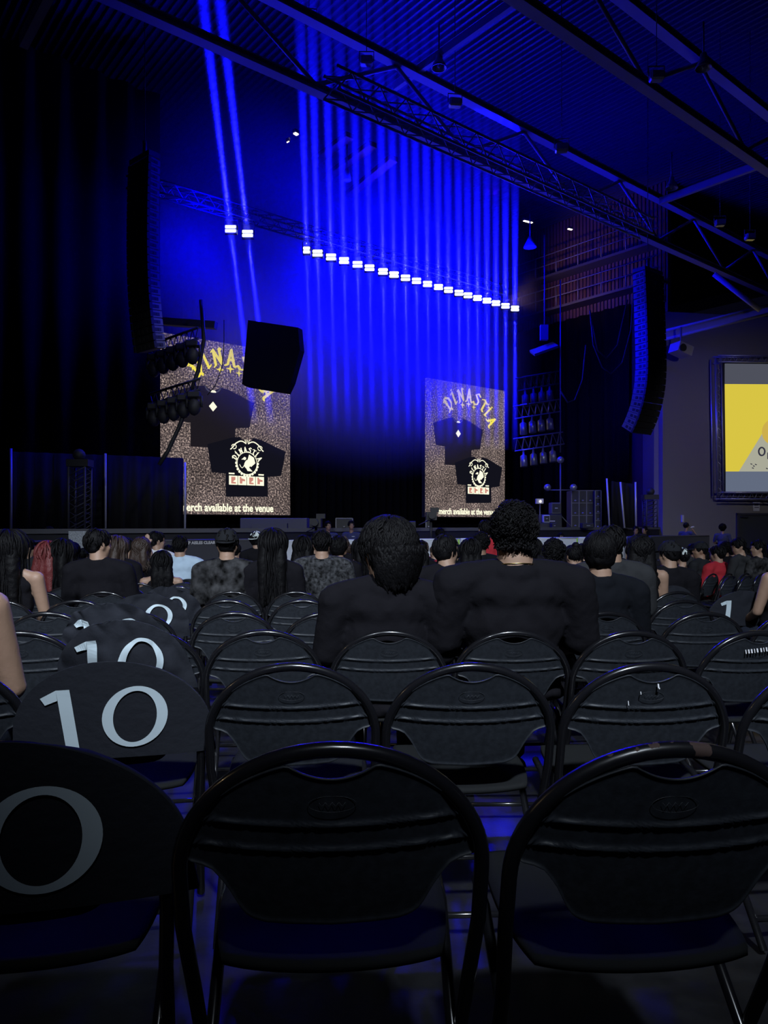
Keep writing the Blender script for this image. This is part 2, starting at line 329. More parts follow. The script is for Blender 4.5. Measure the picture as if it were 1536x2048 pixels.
a = tv(pt(795, 175, 19.4)); b = tv(pt(1010, 5, 16.3)); purlin('blue lit cross beam rising to the top edge above the strobe row', (a[0] + b[0]) / 2, a[1], b[1] + 3, EYE + 11.5)
a = tv(pt(1320, 400, 22.65)); b = tv(pt(1536, 320, 20.2)); purlin('grey cross beam reaching out above the right line array speaker', (a[0] + b[0]) / 2, a[1], b[1] + 3, GZ0)
a = tv(pt(20, 62, 11)); b = tv(pt(120, 0, 10.3)); purlin('faint blue cross beam in the upper left corner of the roof', (a[0] + b[0]) / 2, a[1], b[1] + 2, EYE + 7.3)
bm = BM(); c0, c1 = pt(1328, 679, 29.6), pt(1560, 622, 29.6)
for dz in (0, 0.34): tube(bm, [c0 + V((0, 0, dz)), c1 + V((0, 0, dz))], 0.06, 6)
prism(bm, [c0, c1, c1 + V((0, 0, 0.34)), c0 + V((0, 0, 0.34))], (0, 0.05, 0))
tag(obj('roof_beam', bm, GIRD), 'sloping blue lit eave beam along the top of the beige wall', 'beam', 'cross beams between the roof girders')
bm = BM(); tube(bm, [pt(1428, 548, 28), pt(1520, 620, 28)], 0.1, 6); tag(obj('roof_brace', bm, GIRD), 'blue diagonal brace meeting the eave beam above the projection screen', 'brace')

def truss(name, label, cat, p0, p1, h=0.35, wdt=0.35, r=0.03, n=10, m=ALU, group=None, wdir=None):
    p0, p1 = V(p0), V(p1); d = (p1 - p0); ln = d.length; d.normalize(); wv = (wdir or d.cross(V((0, 0, 1)))).normalized(); hv = wv.cross(d).normalized()
    if abs(d.z) > 0.9: wv = V((1, 0, 0)); hv = V((0, 1, 0))
    o = thing(name, label, cat, p0, 0, group); bm = BM()
    for a in (-1, 1):
        for b in (-1, 1):
            q = wv * (a * wdt / 2) + hv * (b * h / 2); tube(bm, [q, q + d * ln], r, 6)
    obj('main_tubes', bm, m, o); bm = BM()
    for i in range(n):
        a, b = d * (ln * i / n), d * (ln * (i + 1) / n)
        for s in (-1, 1):
            e = wv * (s * wdt / 2); tube(bm, [a + e - hv * h / 2, (a + b) / 2 + e + hv * h / 2, b + e - hv * h / 2], r * 0.55, 4)
            e = hv * (s * h / 2); tube(bm, [a + e - wv * wdt / 2, b + e + wv * wdt / 2], r * 0.55, 4)
    obj('lacing', bm, m, o); return o
truss('lighting_truss', 'flown lighting truss with open lacing just above the blue roof girder', 'truss', V((0, 17, EYE + 9.6)) + U * -1.5, V((0, 17, EYE + 9.6)) + U * 11, 0.5, 0.5, 0.035, 16, GIRD)
LT = truss('lighting_truss', 'black truss carrying the row of strobe lights over the stage', 'truss', S(-14.2, LV - 0.2, LZ + 0.65), S(1.2, LV - 0.2, LZ + 0.65), 0.35, 0.35, 0.028, 30, DARKSTEEL)
# catwalk in front of the rust wall
def catwalk(label, t0, t1, v, z):
    o = thing('catwalk', label, 'catwalk', S(v, t0, z), SROT - PI / 2, 'steel catwalks on the rust red wall'); L = t1 - t0
    bm = BM(); box(bm, (0, -0.4, -0.12), (L, 0.4, 0)); obj('walkway', bm, DARKSTEEL, o)
    bm = BM()
    for h in (0.5, 1.0): tube(bm, [(0, -0.38, h), (L, -0.38, h)], 0.03, 6)
    for i in range(int(L / 1.3) + 1): tube(bm, [(i * 1.3, -0.38, 0), (i * 1.3, -0.38, 1.0)], 0.03, 6)
    obj('railing', bm, STEEL, o)
catwalk('upper catwalk with railing on the rust red wall above the masking curtain', -6, 6.0, 8.65, EYE + 12.6)
catwalk('lower catwalk with railing on the rust red wall above the masking curtain', -6, 6.0, 8.65, EYE + 10.9)
def strip_light(label, p, ln, rz, rot):
    o = thing('strip_light', label, 'light fixture', p, rz, 'small warm strip lights in the roof')
    bm = BM(); box(bm, (-ln / 2, -0.06, 0), (ln / 2, 0.06, 0.1)); obj('housing', bm, DARKSTEEL, o)
    bm = BM(); box(bm, (-ln / 2 + .03, -0.05, -0.03), (ln / 2 - .03, 0.05, 0)); obj('lamp', bm, WARMG, o)
strip_light('larger of two warm lamps glowing between the beam shafts left of the hanging panels', pt(592, 267, 22), 0.18, 0.9, 0)
strip_light('tiny warm lamp lower left of the brighter warm roof lamp', pt(576, 283, 22), 0.06, 0.9, 0)
strip_light('warm strip lamp over the catwalk right of the last strobe', pt(1056, 443, 34), 0.55, 0.5, 0)
strip_light('faint warm strip lamp above the upper catwalk railing', pt(1140, 458, 36), 0.3, 0.5, 0)
# acoustic panels hanging in the haze
for i, (x0, y0, x1, y1, lb) in enumerate([(614, 330, 692, 272, 'uppermost slanting brown roof panel seen through the blue haze'), (640, 362, 738, 290, 'middle slanting brown roof panel seen through the blue haze'), (690, 392, 780, 318, 'lowest slanting brown roof panel seen through the blue haze')]):
    a, b = pt(x0, y0, 27), pt(x1, y1, 24); bm = BM(); prism(bm, [a, b, b + V((0, 0, 0.16)), a + V((0, 0, 0.16))], V((0.25, 0.3, 0.05)))
    tag(obj('roof_panel', bm, mat('brown_panel_%d' % i, (0.30, 0.10, 0.09), 0.7)), lb, 'panel', 'slanting roof panels over the stage')

# ------------------------------------------------------------------ strobe fixtures
def strobe(px, label, group):
    wdt = 0.21 if px == 613 else 0.32
    o = thing('strobe_light', label, 'strobe light', S(on_line(px, LV), LV, LZ), 0, group)
    bm = BM(); box(bm, (-wdt / 2 - .02, 0.02, -0.13), (wdt / 2 + .02, 0.16, 0.13)); obj('housing', bm, BOX, o)
    for z in (0.06, -0.06):
        bm = BM(); box(bm, (-wdt / 2, -0.01, z - 0.042), (wdt / 2, 0.02, z + 0.042)); bmesh.ops.bevel(bm, geom=bm.edges[:], offset=0.012, segments=2, affect='EDGES'); obj('light_cell', bm, LEDW, o)
    bm = BM(); tube(bm, [(-wdt / 2 - .03, 0.1, 0), (-wdt / 2 - .03, 0.1, 0.3), (wdt / 2 + .03, 0.1, 0.3), (wdt / 2 + .03, 0.1, 0)], 0.015, 6); tube(bm, [(0, 0.1, 0.3), (0, 0.1, 0.5)], 0.02, 6); obj('yoke', bm, DARKSTEEL, o)
for i, px in enumerate(STROBES):
    if i < 2: lb = 'bright white strobe light, %s of the separate pair above the larger LED screen' % ('left' if i == 0 else 'right'); g = 'pair of strobe lights'
    else: lb = 'white strobe light in the long descending row, %s from its left end' % ('first' if i == 2 else (ORD + ['seventeenth', 'eighteenth', 'nineteenth', 'twentieth'])[i - 1]); g = 'long row of strobe lights'
    strobe(px, lb, g)

# ------------------------------------------------------------------ LED screens
GLY = {'D': [[(.14, .98), (.14, .08)], [(-.04, .84), (.30, .98), (.58, .72), (.58, .34), (.34, .06), (-.06, -.04)], [(.30, .06), (.34, -.10)]],
       'I': [[(.04, .86), (.22, .97), (.22, .04), (.40, .12)], [(.22, 1.12), (.22, 1.14)]],
       'N': [[(-.02, .84), (.10, .95), (.10, .04), (.0, -.02)], [(.10, .95), (.50, .08), (.50, .98)], [(.50, .98), (.62, .9)]],
       'A': [[(-.06, .02), (.10, .06), (.28, 1.0), (.52, .06), (.66, .02)], [(.12, .38), (.48, .38)]],
       'S': [[(.60, .84), (.34, .98), (.10, .78), (.50, .42), (.44, .12), (.18, .02), (-.04, .16)]],
       'T': [[(-.08, .80), (.10, .95), (.50, .86), (.66, .98)], [(.30, .9), (.30, .1), (.48, .04)]]}
def hull2(P):
    P = sorted(set((round(x, 6), round(y, 6)) for x, y in P)); H = []
    for seq in (P, P[::-1]):
        h = []
        for p in seq:
            while len(h) > 1 and (h[-1][0] - h[-2][0]) * (p[1] - h[-2][1]) - (h[-1][1] - h[-2][1]) * (p[0] - h[-2][0]) <= 0: h.pop()
            h.append(p)
        H += h[:-1]
    return H
def glyph(ch, size, wgt):       # broad-nib strokes give the gothic look of the lettering
    bm = BM(); a = math.radians(35); n1 = (math.cos(a) * wgt, math.sin(a) * wgt); n2 = (-math.sin(a) * wgt * .42, math.cos(a) * wgt * .42); z = 0
    for st in GLY[ch]:
        for p, q in zip(st, st[1:]):
            z += 0.0006
            prism(bm, [(x * size, y * size, z) for x, y in hull2([((c[0] - .28) * .98 + i * n1[0] / 2 + j * n2[0] / 2, c[1] + i * n1[1] / 2 + j * n2[1] / 2) for c in (p, q) for i in (-1, 1) for j in (-1, 1)])], (0, 0, 0.004))
    return bm
def screen(t0, label, where):
    o = thing('led_screen', label, 'screen', S(t0, 0, EYE + 0.37), SROT)
    flat = M.Rotation(PI / 2, 4, 'X')       # text lying in xy -> standing in xz, facing -y
    bm = BM(); box(bm, (0, 0, 0), (5.02, 0.12, 6.0)); obj('screen_face', bm, SPECK, o)
    bm = BM(); box(bm, (-0.03, 0.12, -0.03), (5.05, 0.3, 6.03)); obj('cabinet', bm, BOX, o)
    def poly(name, pts, m, y=-0.012, d=0.010): bm = BM(); prism(bm, [(x, y, z - 0.37) for x, z in pts], (0, d, 0)); return obj(name, bm, m, o)
    def tee(cx, top, k, m, y):
        P = [(-.28, 0), (-.62, -.06), (-1.52, -.35), (-1.36, -1.30), (-.82, -1.33), (-.82, -2.12 - .02), (.86, -2.12 + .02), (.86, -1.38), (1.42, -1.32), (1.62, -.42), (.62, -.06), (.28, 0), (.18, -.10), (0, -.14), (-.18, -.10)]
        return poly('shirt_picture', [(cx + x * k, top + z * k) for x, z in P], m, y)
    t1 = tee(1.88, 4.80, 1.0, SHIRTSCR2, -0.012); t1['label'] = 'picture of the upper black shirt on the %s screen' % where
    t2 = tee(3.19, 3.13, 1.0, SHIRTSCR, -0.024); t2['label'] = 'picture of the lower black shirt on the %s screen' % where
    bm = BM()
    for r_, z in ((0.27, 0), (0.30, 0)): tube(bm, [(1.88 + r_ * math.cos(a), -0.02, 4.80 - .37 + r_ * 0.75 * math.sin(a)) for a in [PI + PI * i / 12 for i in range(13)]], 0.012, 4)
    obj('collar_outline', bm, emis('collar_grey_' + where, (0.06, 0.06, 0.08)), o)
    poly('neck_label', [(1.78, 4.62), (1.84, 4.66), (1.94, 4.66), (2.0, 4.62), (1.98, 4.58), (1.80, 4.58)], SCRWHITE, -0.03)
    poly('chest_emblem', [(1.88, 4.27), (2.03, 4.10), (1.88, 3.93), (1.73, 4.10)], SCRWHITE, -0.03)
    items = []
    def arc(word, angs, cx, cz, r, size, off, y):
        for ch, a in zip(word, angs):
            an = math.radians(a); sp = glyph(ch, size, off); ms = bpy.data.meshes.new('g'); sp.to_mesh(ms); sp.free()
            items.append((ms, M.Translation((cx + r * math.cos(an), y, cz - 0.37 + r * math.sin(an))) @ M.Rotation(-(an - PI / 2), 4, 'Y') @ flat))
    arc('DINASTIA', (134, 118, 104, 86.5, 69, 52.5, 39, 24), 2.45, 4.13, 1.45, 0.60, 0.155, -0.03)
    obj('headline_lettering', merge_meshes(items), SCRYEL, o); items.clear()
    bm = BM()
    for x, z, r_ in ((2.15, 5.41, .16), (2.54, 5.49, .17), (2.88, 5.38, .14), (1.12, 5.38, .15), (3.86, 4.86, .12), (3.85, 5.47, .09)):
        prism(bm, [(x + r_ * (1 if k % 2 == 0 else 0.3) * math.cos(k * PI / 4), -0.03, z - .37 + r_ * (1 if k % 2 == 0 else 0.3) * math.sin(k * PI / 4)) for k in range(8)], (0, 0.008, 0))
    obj('stars', bm, SCRYEL, o)
    arc('DINASTIA', (152, 134, 117, 98, 80, 62, 46, 28), 3.2, 2.12, 0.47, 0.19, 0.19, -0.035)
    obj('small_lettering', merge_meshes(items), SCRWHITE, o); items.clear()
    # round emblem: wreath, bird with a spread wing, scrolls above
    bm = BM(); E = lambda x, z: (3.2 + x, -0.035, 2.20 - .37 + z)
    tube(bm, [E(.40 * math.cos(a), .40 * math.sin(a)) for a in [2 * PI * i / 30 for i in range(30)]], 0.012, 4, closed=True)
    for i in range(13):
        a = PI + PI * i / 12; c = E(.43 * math.cos(a), .43 * math.sin(a)); ell(bm, c, (0.055, 0.01, 0.055), 1)
    obj('wreath', bm, SCRWHITE, o)
    bm = BM(); ell(bm, E(.02, -.02), (.13, .01, .17), 2, M.Rotation(0.5, 4, 'Y')); ell(bm, E(-.10, .17), (.07, .01, .06), 1)
    prism(bm, [E(-.16, .18), E(-.23, .13), E(-.14, .13)], (0, .01, 0)); prism(bm, [E(.0, .05), E(.08, .32), E(.27, .22), E(.33, .02), E(.16, -.12)], (0, .01, 0)); prism(bm, [E(.05, -.12), E(.22, -.28), E(.02, -.27), E(-.05, -.15)], (0, .01, 0))
    tube(bm, [E(-.30 + .05 * i, -.05 - .12 * math.sin(i * .8)) for i in range(7)], 0.012, 4); obj('bird_emblem', bm, SCRWHITE, o)
    bm = BM()
    for s in (-1, 1): tube(bm, [E(s * (.04 + .62 * f), .70 + .08 * math.sin(f * PI * 1.6) - (0.16 * max(0, f - .7) / .3)) for f in [i / 14 for i in range(15)]], 0.02, 4); tube(bm, [E(s * (.52 + .09 * math.cos(a)), .57 + .08 * math.sin(a)) for a in [i * .5 for i in range(11)]], 0.014, 4)
    for k in range(3): tube(bm, [E(-.05 + .05 * k, .74), E(-.09 + .09 * k, .84)], 0.014, 4)
    obj('scrollwork', bm, SCRWHITE, o)
    for k in range(4):
        x = 2.49 + k * .355; poly('picture_card', [(x, 1.42), (x + .33, 1.42), (x + .33, 1.74), (x, 1.74)], SCRWHITE, -0.034)
        poly('card_print', [(x + .06, 1.47), (x + .16, 1.47), (x + .16, 1.56), (x + .27, 1.56), (x + .27, 1.62), (x + .12, 1.66), (x + .12, 1.71), (x + .06, 1.71)] if k % 2 else [(x + .08, 1.46), (x + .26, 1.46), (x + .26, 1.51), (x + .14, 1.53), (x + .24, 1.6), (x + .24, 1.7), (x + .08, 1.7)], SCRRED, -0.042)
    for x in (2.48, 3.66): poly('caption', [(x, 1.79), (x + .22, 1.79), (x + .22, 1.84), (x, 1.84)], SCRWHITE, -0.034)
    me = text_mesh('merch available at the venue', 0.40, 0.004, 0.010, 'LEFT'); wd_ = max(v.co.x for v in me.vertices); bm = merge_meshes([(me, M.Translation((0.66, -0.03, 0.11)) @ flat @ M.Diagonal((3.62 / wd_, 0.95, 1, 1)))])
    obj('caption_lettering', bm, SCRWHITE, o)
    return o
screen(-11.95, 'larger looking LED screen at left showing black shirts under yellow DINASTIA lettering', 'left')
screen(0.0, 'smaller looking LED screen at right showing the whole yellow DINASTIA lettering', 'right')
# things hanging in front of the left screen
def hang_cluster(label, px0, py0, px1, py1, Y, n=5):
    o = thing('moving_light_bar', label, 'lighting bar', pt(px0, py0, Y), 0, 'dark moving light bars in front of the left screen')
    a, b = V((0, 0, 0)), pt(px1, py1, Y - 1.0) - pt(px0, py0, Y); bm = BM()
    for dz in (0, -0.28): tube(bm, [a + V((0, 0, dz)), b + V((0, 0, dz))], 0.035, 6)
    for i in range(9): f = i / 9; tube(bm, [a.lerp(b, f), a.lerp(b, f + .055) + V((0, 0, -.28)), a.lerp(b, f + .11)], 0.016, 4)
    obj('bar', bm, BOX, o)
    for i in range(n):
        c = a.lerp(b, (i + .5) / n) + V((0, -0.05, -0.32)); bm = BM(); box(bm, c + V((-.16, -.14, -.16)), c + V((.16, .14, .02))); bmesh.ops.bevel(bm, geom=bm.edges[:], offset=.03, segments=1, affect='EDGES')
        ell(bm, c + V((0, 0, -.38)), (.17, .17, .24), 2); tube(bm, [c + V((-.19, 0, -.1)), c + V((-.19, 0, -.4))], .035, 6); tube(bm, [c + V((.19, 0, -.1)), c + V((.19, 0, -.4))], .035, 6); obj('moving_head', bm, BOX, o)
hang_cluster('black bar of moving lights hiding the top left corner of the left screen', 300, 690, 396, 655, 20.2)
hang_cluster('black bar of moving lights crossing the sleeve picture on the left screen', 300, 788, 400, 757, 20.2)
bm = BM(); prism(bm, [pt(x, y, 21.8) for x, y in ((496, 640), (484, 768), (492, 773), (572, 786), (582, 765), (600, 700), (596, 655))], (0.1, 0.25, 0)); tag(obj('masking_panel', bm, BLACK), 'black angled panel hiding the upper right corner of the left screen', 'panel')
bm = BM(); tube(bm, [pt(402, 600, 19.5), pt(408, 680, 19.5), pt(396, 742, 19.5), pt(380, 790, 19.5), pt(360, 850, 19.5), pt(336, 902, 19.5), pt(318, 930, 19.5)], 0.055, 8); tag(obj('cable_bundle', bm, BOX), 'thick black cable bundle swinging down across the left screen', 'cable')
bm = BM(); tube(bm, [pt(448, 640, 19.5), pt(448, 690, 19.5), pt(444, 735, 19.5), pt(430, 772, 19.5), pt(415, 790, 19.5)], 0.012, 6); tag(obj('cable', bm, BOX), 'thin black cable hanging past the letter A on the left screen', 'cable')
bm = BM(); prism(bm, [pt(x, y, 21) for x, y in ((323, 634), (430, 642), (428, 656), (323, 648))], (0, 0.4, 0.05)); tag(obj('drape_pelmet', bm, RISER), 'grey pelmet beam above the upper left corner of the left screen', 'beam')

# ------------------------------------------------------------------ line arrays
def line_array(label, top, n, h, wd_, dp, yaw, curve, group):
    o = thing('line_array', label, 'loudspeaker', top, yaw, group)
    bm = BM(); box(bm, (-wd_ / 2, 0.0, 0.02), (wd_ / 2, dp, 0.14)); tube(bm, [(0, dp / 2, .14), (0, dp / 2, 0.5)], 0.05, 6); tube(bm, [(0, dp / 2, .5), (0, dp / 2, ROOFZ - top.z)], 0.012, 6); obj('fly_frame', bm, DARKSTEEL, o)
    p = V((0, 0, 0)); ang = 0.0
    for i in range(n):
        ang = math.radians(curve(i / (n - 1))); mx = M.Translation(p) @ M.Rotation(ang, 4, 'X')
        bm = BM(); prism(bm, [(-wd_ / 2, 0.03, 0), (-wd_ / 2, 0.03, -h * .94), (-wd_ / 2, dp, -h * .88), (-wd_ / 2, dp, -h * .06)], (wd_, 0, 0)); bmesh.ops.transform(bm, matrix=mx, verts=bm.verts); c = obj('cabinet', bm, ARRAY, o)
        bm = BM(); box(bm, (-wd_ / 2, 0.0, -h * .92), (wd_ / 2, 0.03, -h * .02))
        for k in (-1, 0, 1): box(bm, (k * wd_ * .2 - .04, -0.012, -h * .72), (k * wd_ * .2 + .04, 0.0, -h * .22))
        for q in (.3, .62): box(bm, (-wd_ / 2 - .012, dp * q - .04, -h * .7), (wd_ / 2 + .012, dp * q + .04, -h * .3))
        box(bm, (-wd_ / 2 - .02, -0.02, -h * .9), (-wd_ / 2 + .05, 0.05, -h * .05)); box(bm, (wd_ / 2 - .05, -0.02, -h * .9), (wd_ / 2 + .02, 0.05, -h * .05))
        bmesh.ops.transform(bm, matrix=mx, verts=bm.verts); obj('grille', bm, GRILLE, c)
        p = p + M.Rotation(ang, 4, 'X') @ V((0, 0, -h))
    return o
line_array('long curved black line array speaker with blue lit side hanging before the beige wall', pt(1308, 546, 24), 25, 0.212, 1.0, 0.46, math.radians(37), lambda f: -3 + 3 * f + 44 * max(0, f - .5) ** 1.4 * 1.9, 'hanging line array speakers')
line_array('narrow looking line array speaker hanging in front of the left side curtain', pt(278, 322, 16.6), 25, 0.17, 0.8, 0.29, math.radians(-40), lambda f: -2 + 12 * f * f, 'hanging line array speakers')

# ------------------------------------------------------------------ roof lamps and floods
for x, y, Y, lb in ((1407, 130, 17, 'silver dome lamp under the roof at upper right, largest of the dome lamps'), (1343, 372, 22, 'blue lit dome lamp under the roof above the right line array'), (878, 130, 18, 'dim dome lamp beside the blue cross beam over the strobes')):
    o = thing('dome_lamp', lb, 'lamp', pt(x, y, Y), 0, 'dome lamps under the roof'); bm = BM(); k = 1.0; prof = [(0.03, .28), (.07, .26), (.09, .14), (.15, .02), (.19, -.08), (.175, -.08), (.13, .02), (.05, .1)]
    rings = [[bm.verts.new((r * math.cos(a), r * math.sin(a), z)) for a in [2 * PI * i / 20 for i in range(20)]] for r, z in prof]
    for A, B in zip(rings, rings[1:]):
        for i in range(20): bm.faces.new((A[i], A[(i + 1) % 20], B[(i + 1) % 20], B[i]))
    for f in bm.faces: f.smooth = True
    obj('lamp_shade', bm, ALU, o); bm = BM(); tube(bm, [(0, 0, .26), (0, 0, 1.0)], .02, 6); obj('rod', bm, STEEL, o); bm = BM(); ell(bm, (0, 0, 0), (.05, .05, .07)); obj('bulb', bm, SIGNW, o)
for x, y, Y, lb in ((1313, 153, 16, 'square flood lamp hanging left of the largest dome lamp'), (1123, 296, 18, 'square flood lamp on the blue girder above the catwalks'), (618, 36, 17, 'square flood lamp at the top edge above the strobe row'), (910, 206, 18, 'blue square flood lamp between the two girder chords'), (1440, 446, 23, 'small pale flood lamp tilted on the right end of the girder'), (1500, 474, 23, 'flat pale flood lamp near the right edge below the roof'), (733, 122, 17.5, 'bright blue flood lamp in the beam shafts near the top')):
    o = thing('flood_lamp', lb, 'lamp', pt(x, y, Y), random.uniform(-.3, .3), 'flood lamps on the roof steel'); bm = BM(); box(bm, (-.15, -.1, -.1), (.15, .1, .1)); bmesh.ops.bevel(bm, geom=bm.edges[:], offset=.03, segments=1, affect='EDGES'); obj('housing', bm, ALU, o)
    bm = BM(); box(bm, (-.12, -.115, -.07), (.12, -.1, .07)); obj('glass', bm, SIGNW, o); bm = BM(); tube(bm, [(-.17, 0, 0), (-.17, 0, .22), (.17, 0, .22), (.17, 0, 0)], .015, 6); tube(bm, [(0, 0, .22), (0, 0, ROOFZ - o.location.z)], .010, 6); obj('bracket', bm, STEEL, o)
o = thing('projector', 'white boxed projector hanging on the beige wall near the eave beam', 'projector', pt(1362, 700, 29), 0.3); bm = BM(); box(bm, (-.33, -.3, -.19), (.33, .3, .19), M.Rotation(.3, 4, 'Y')); obj('housing', bm, GIRD, o); bm = BM(); tube(bm, [(0, 0, .2), (0, 0, .9)], .04, 6); obj('bracket', bm, STEEL, o)
bm = BM(); c = bmesh.ops.create_cone(bm, cap_ends=True, segments=16, radius1=.12, radius2=.15, depth=.1)['verts']; bmesh.ops.transform(bm, matrix=M.Rotation(PI / 2, 4, 'X'), verts=c); obj('lens', bm, BOX, o, (-.2, -.34, 0))

# stage-right side ladders with lamps, drape loops
def lamp_bar(label, x0, x1, y, Y, dark=False):
    a = pt(x0, y, Y); b = pt(x1, y - 12, Y + 1.2); tr = truss('lamp_bar', label, 'lighting bar', a, b, .5, .4, .03, 6, ALU if not dark else DARKSTEEL, 'lamp bars beside the right screen')
    for i in range(4):
        c = (b - a) * ((i + .6) / 4.4); bm = BM(); tube(bm, [c + V((0, 0, -.2)), c + V((0, 0, -.45)), c + V((0, 0, -.5)), c + V((.02, -.05, -.95))], [.02, .05, .13, .15], 10); obj('par_lamp', bm, ALU if not dark else DARKSTEEL, tr)
lamp_bar('upper silver lamp bar with four hanging lamps right of the smaller looking screen', 1035, 1113, 824, 30)
lamp_bar('lower silver lamp bar with four hanging lamps right of the smaller looking screen', 1035, 1120, 889, 30)
lamp_bar('dark lamp bar hanging high above the two silver lamp bars', 1040, 1112, 768, 30, True)
bm = BM()
for pts in (((1180, 620), (1187, 690), (1205, 735), (1222, 748), (1245, 725), (1262, 660), (1268, 580)), ((1183, 640), (1195, 700), (1213, 717), (1235, 690), (1255, 600)), ((1172, 690), (1165, 760), (1150, 800), (1135, 805), (1120, 780))): tube(bm, [pt(x, y, 27) for x, y in pts], .03, 6)
tag(obj('cable_loops', bm, BOX), 'black cable loops drooping between the stage trusses and the right line array', 'cable')
for x, y0, y1, lb in ((1089, 470, 650, 'thin vertical wire holding the tilted lamp panel right of the strobes'), (1121, 560, 905, 'thin vertical wire dropping past the ends of the lamp bars')):
    bm = BM(); tube(bm, [pt(x, y0, 29.5), pt(x, y1, 29.5)], .025, 6); tag(obj('hanging_wire', bm, STEEL), lb, 'wire')
o = thing('tilted_lamp', 'tilted blue lit lamp panel hanging right of the last strobe', 'light fixture', pt(1088, 698, 29.5)); bm = BM(); box(bm, (-.5, -.3, -.05), (.5, .3, .05), M.Rotation(-.35, 4, 'Y') @ M.Rotation(.5, 4, 'X')); obj('housing', bm, STEEL, o)
bm = BM(); box(bm, (-.15, -.1, .35), (.15, .1, .95)); obj('hoist', bm, STEEL, o)
o = thing('chain_hoist', 'cone shaped chain hoist with pale top beside the catwalks', 'hoist', pt(1060, 490, 31)); bm = BM(); tube(bm, [(0, 0, .35), (0, 0, .1), (0, 0, -.1)], [.06, .18, .28], 12); obj('housing', bm, SIGNW, o); bm = BM(); tube(bm, [(0, 0, .3), (0, 0, 1.3)], .03, 6); obj('chain', bm, STEEL, o)
o = thing('chain_hoist', 'small chain hoist hanging in the haze below the brown roof panels', 'hoist', pt(694, 352, 25)); bm = BM(); tube(bm, [(0, 0, .25), (0, 0, .1), (0, 0, -.15)], [.05, .1, .14], 12); obj('housing', bm, SIGNW, o); bm = BM(); tube(bm, [(0, 0, .2), (0, 0, 1.2)], .02, 6); obj('chain', bm, STEEL, o)

# ------------------------------------------------------------------ projection screen, door and signs on the right wall
def onwall(px, d=0.0):
    s = wall_s(px); return s
def WP(px, py, d):          # point on the wall (d metres in front of it) seen along this bearing
    k = (px - 768) / F; b = A0 + wn * d; s = (k * b.y - b.x) / (wd.x - k * wd.y); p = b + wd * s; return p + V((0, 0, EYE + (HOR - py) * p.y / F))
o = thing('projection_screen', 'large projection screen in a truss frame showing a yellow advert', 'screen', A0); inv = M.Translation(-A0)
def wpoly(name, pts, m, d, th=0.02, par=None):
    bm = BM(); prism(bm, [WP(x, y, d) for x, y in pts], -wn * th); bmesh.ops.transform(bm, matrix=inv, verts=bm.verts); return obj(name, bm, m, par or o)
XR = 1620
wpoly('border', [(1445, 723), (XR, 725), (XR, 989), (1449, 985)], BOX, .30, .1)
wpoly('grey_band', [(1450, 727), (XR, 729), (XR, 769), (1450, 768)], PGREY, .32)
wpoly('yellow_picture', [(1450, 768), (XR, 769), (XR, 943), (1452, 943)], PYEL, .32)
wpoly('blue_grey_band', [(1452, 943), (XR, 943), (XR, 983), (1452, 983)], PGREY2, .32)
wpoly('cream_package', [(1478, 943), (1528, 862), (1560, 800), (XR, 800), (XR, 943)], PCREAM, .335, .01)
bm = BM()
for rr, in ((1,),): tube(bm, [WP(1523.5 + 6 * math.cos(a), 903 + 8 * math.sin(a), .35) for a in [2 * PI * i / 20 for i in range(20)]], .032, 6, closed=True)
bmesh.ops.transform(bm, matrix=inv, verts=bm.verts); obj('letter_o', bm, PINK_, o)
wpoly('letter_stem', [(1535, 905), (1541, 905), (1541, 920), (1535, 918)], PINK_, .35, .01)
wpoly('golden_seal', [(1548 + 24 * math.cos(a), 864 + 26 * math.sin(a)) for a in [2 * PI * i / 24 for i in range(24)]], PGOLD, .345, .01)
for x, y in ((1503, 928), (1508, 932), (1512, 929), (1506, 936), (1534, 937)): wpoly('small_print', [(x - 2, y - 1.5), (x + 2, y), (x + 1.5, y + 1.5), (x - 2, y + .5)], PINK_, .345, .004)
for nm, pts in (('side_truss', [(1436.5, 716, 1441, 992)]), ('top_truss', [(1436, 717, XR, 719)]), ('bottom_truss', [(1441, 991, XR, 993)])):
    bm = BM(); x0, y0, x1, y1 = pts[0]; p, q = WP(x0, y0, .5), WP(x1, y1, .5); hv = V((0, 0, 1)) if nm != 'side_truss' else wd
    for a in (-1, 1):
        for b_ in (0, 1): tube(bm, [p + hv * a * .13 - wn * b_ * .3, q + hv * a * .13 - wn * b_ * .3], .032, 6)
    n = 16
    for i in range(n): tube(bm, [p.lerp(q, i / n) - hv * .13, p.lerp(q, (i + .5) / n) + hv * .13, p.lerp(q, (i + 1) / n) - hv * .13], .014, 4)
    bmesh.ops.transform(bm, matrix=inv, verts=bm.verts); obj(nm, bm, ALU, o)
bm = BM(); prism(bm, [WP(x, y, .04) for x, y in ((1478, 1030), (1600, 1030), (1600, 1150), (1478, 1150))], wn * -.03); struct('door_1', bm, DOORM)
bm = BM()
for pts in (((1474, 1026), (1604, 1026), (1604, 1030), (1474, 1030)), ((1474, 1026), (1478, 1026), (1478, 1150), (1474, 1150))): prism(bm, [WP(x, y, .08) for x, y in pts], wn * -.08)
struct('trim_1', bm, DARKSTEEL)
bm = BM(); prism(bm, [WP(x, y, .14) for x, y in ((1483, 1032), (1497, 1032), (1497, 1035), (1483, 1035))], wn * -.1); tag(obj('door_closer', bm, BOX), 'dark door closer on top of the grey double door', 'door closer')
o = thing('wall_sign', 'small white paper sign on the wall above the grey door', 'sign', A0); wpoly('paper', [(1506, 1004), (1520, 1004), (1519, 1022), (1507, 1022)], SIGNW, .03, .02, o)
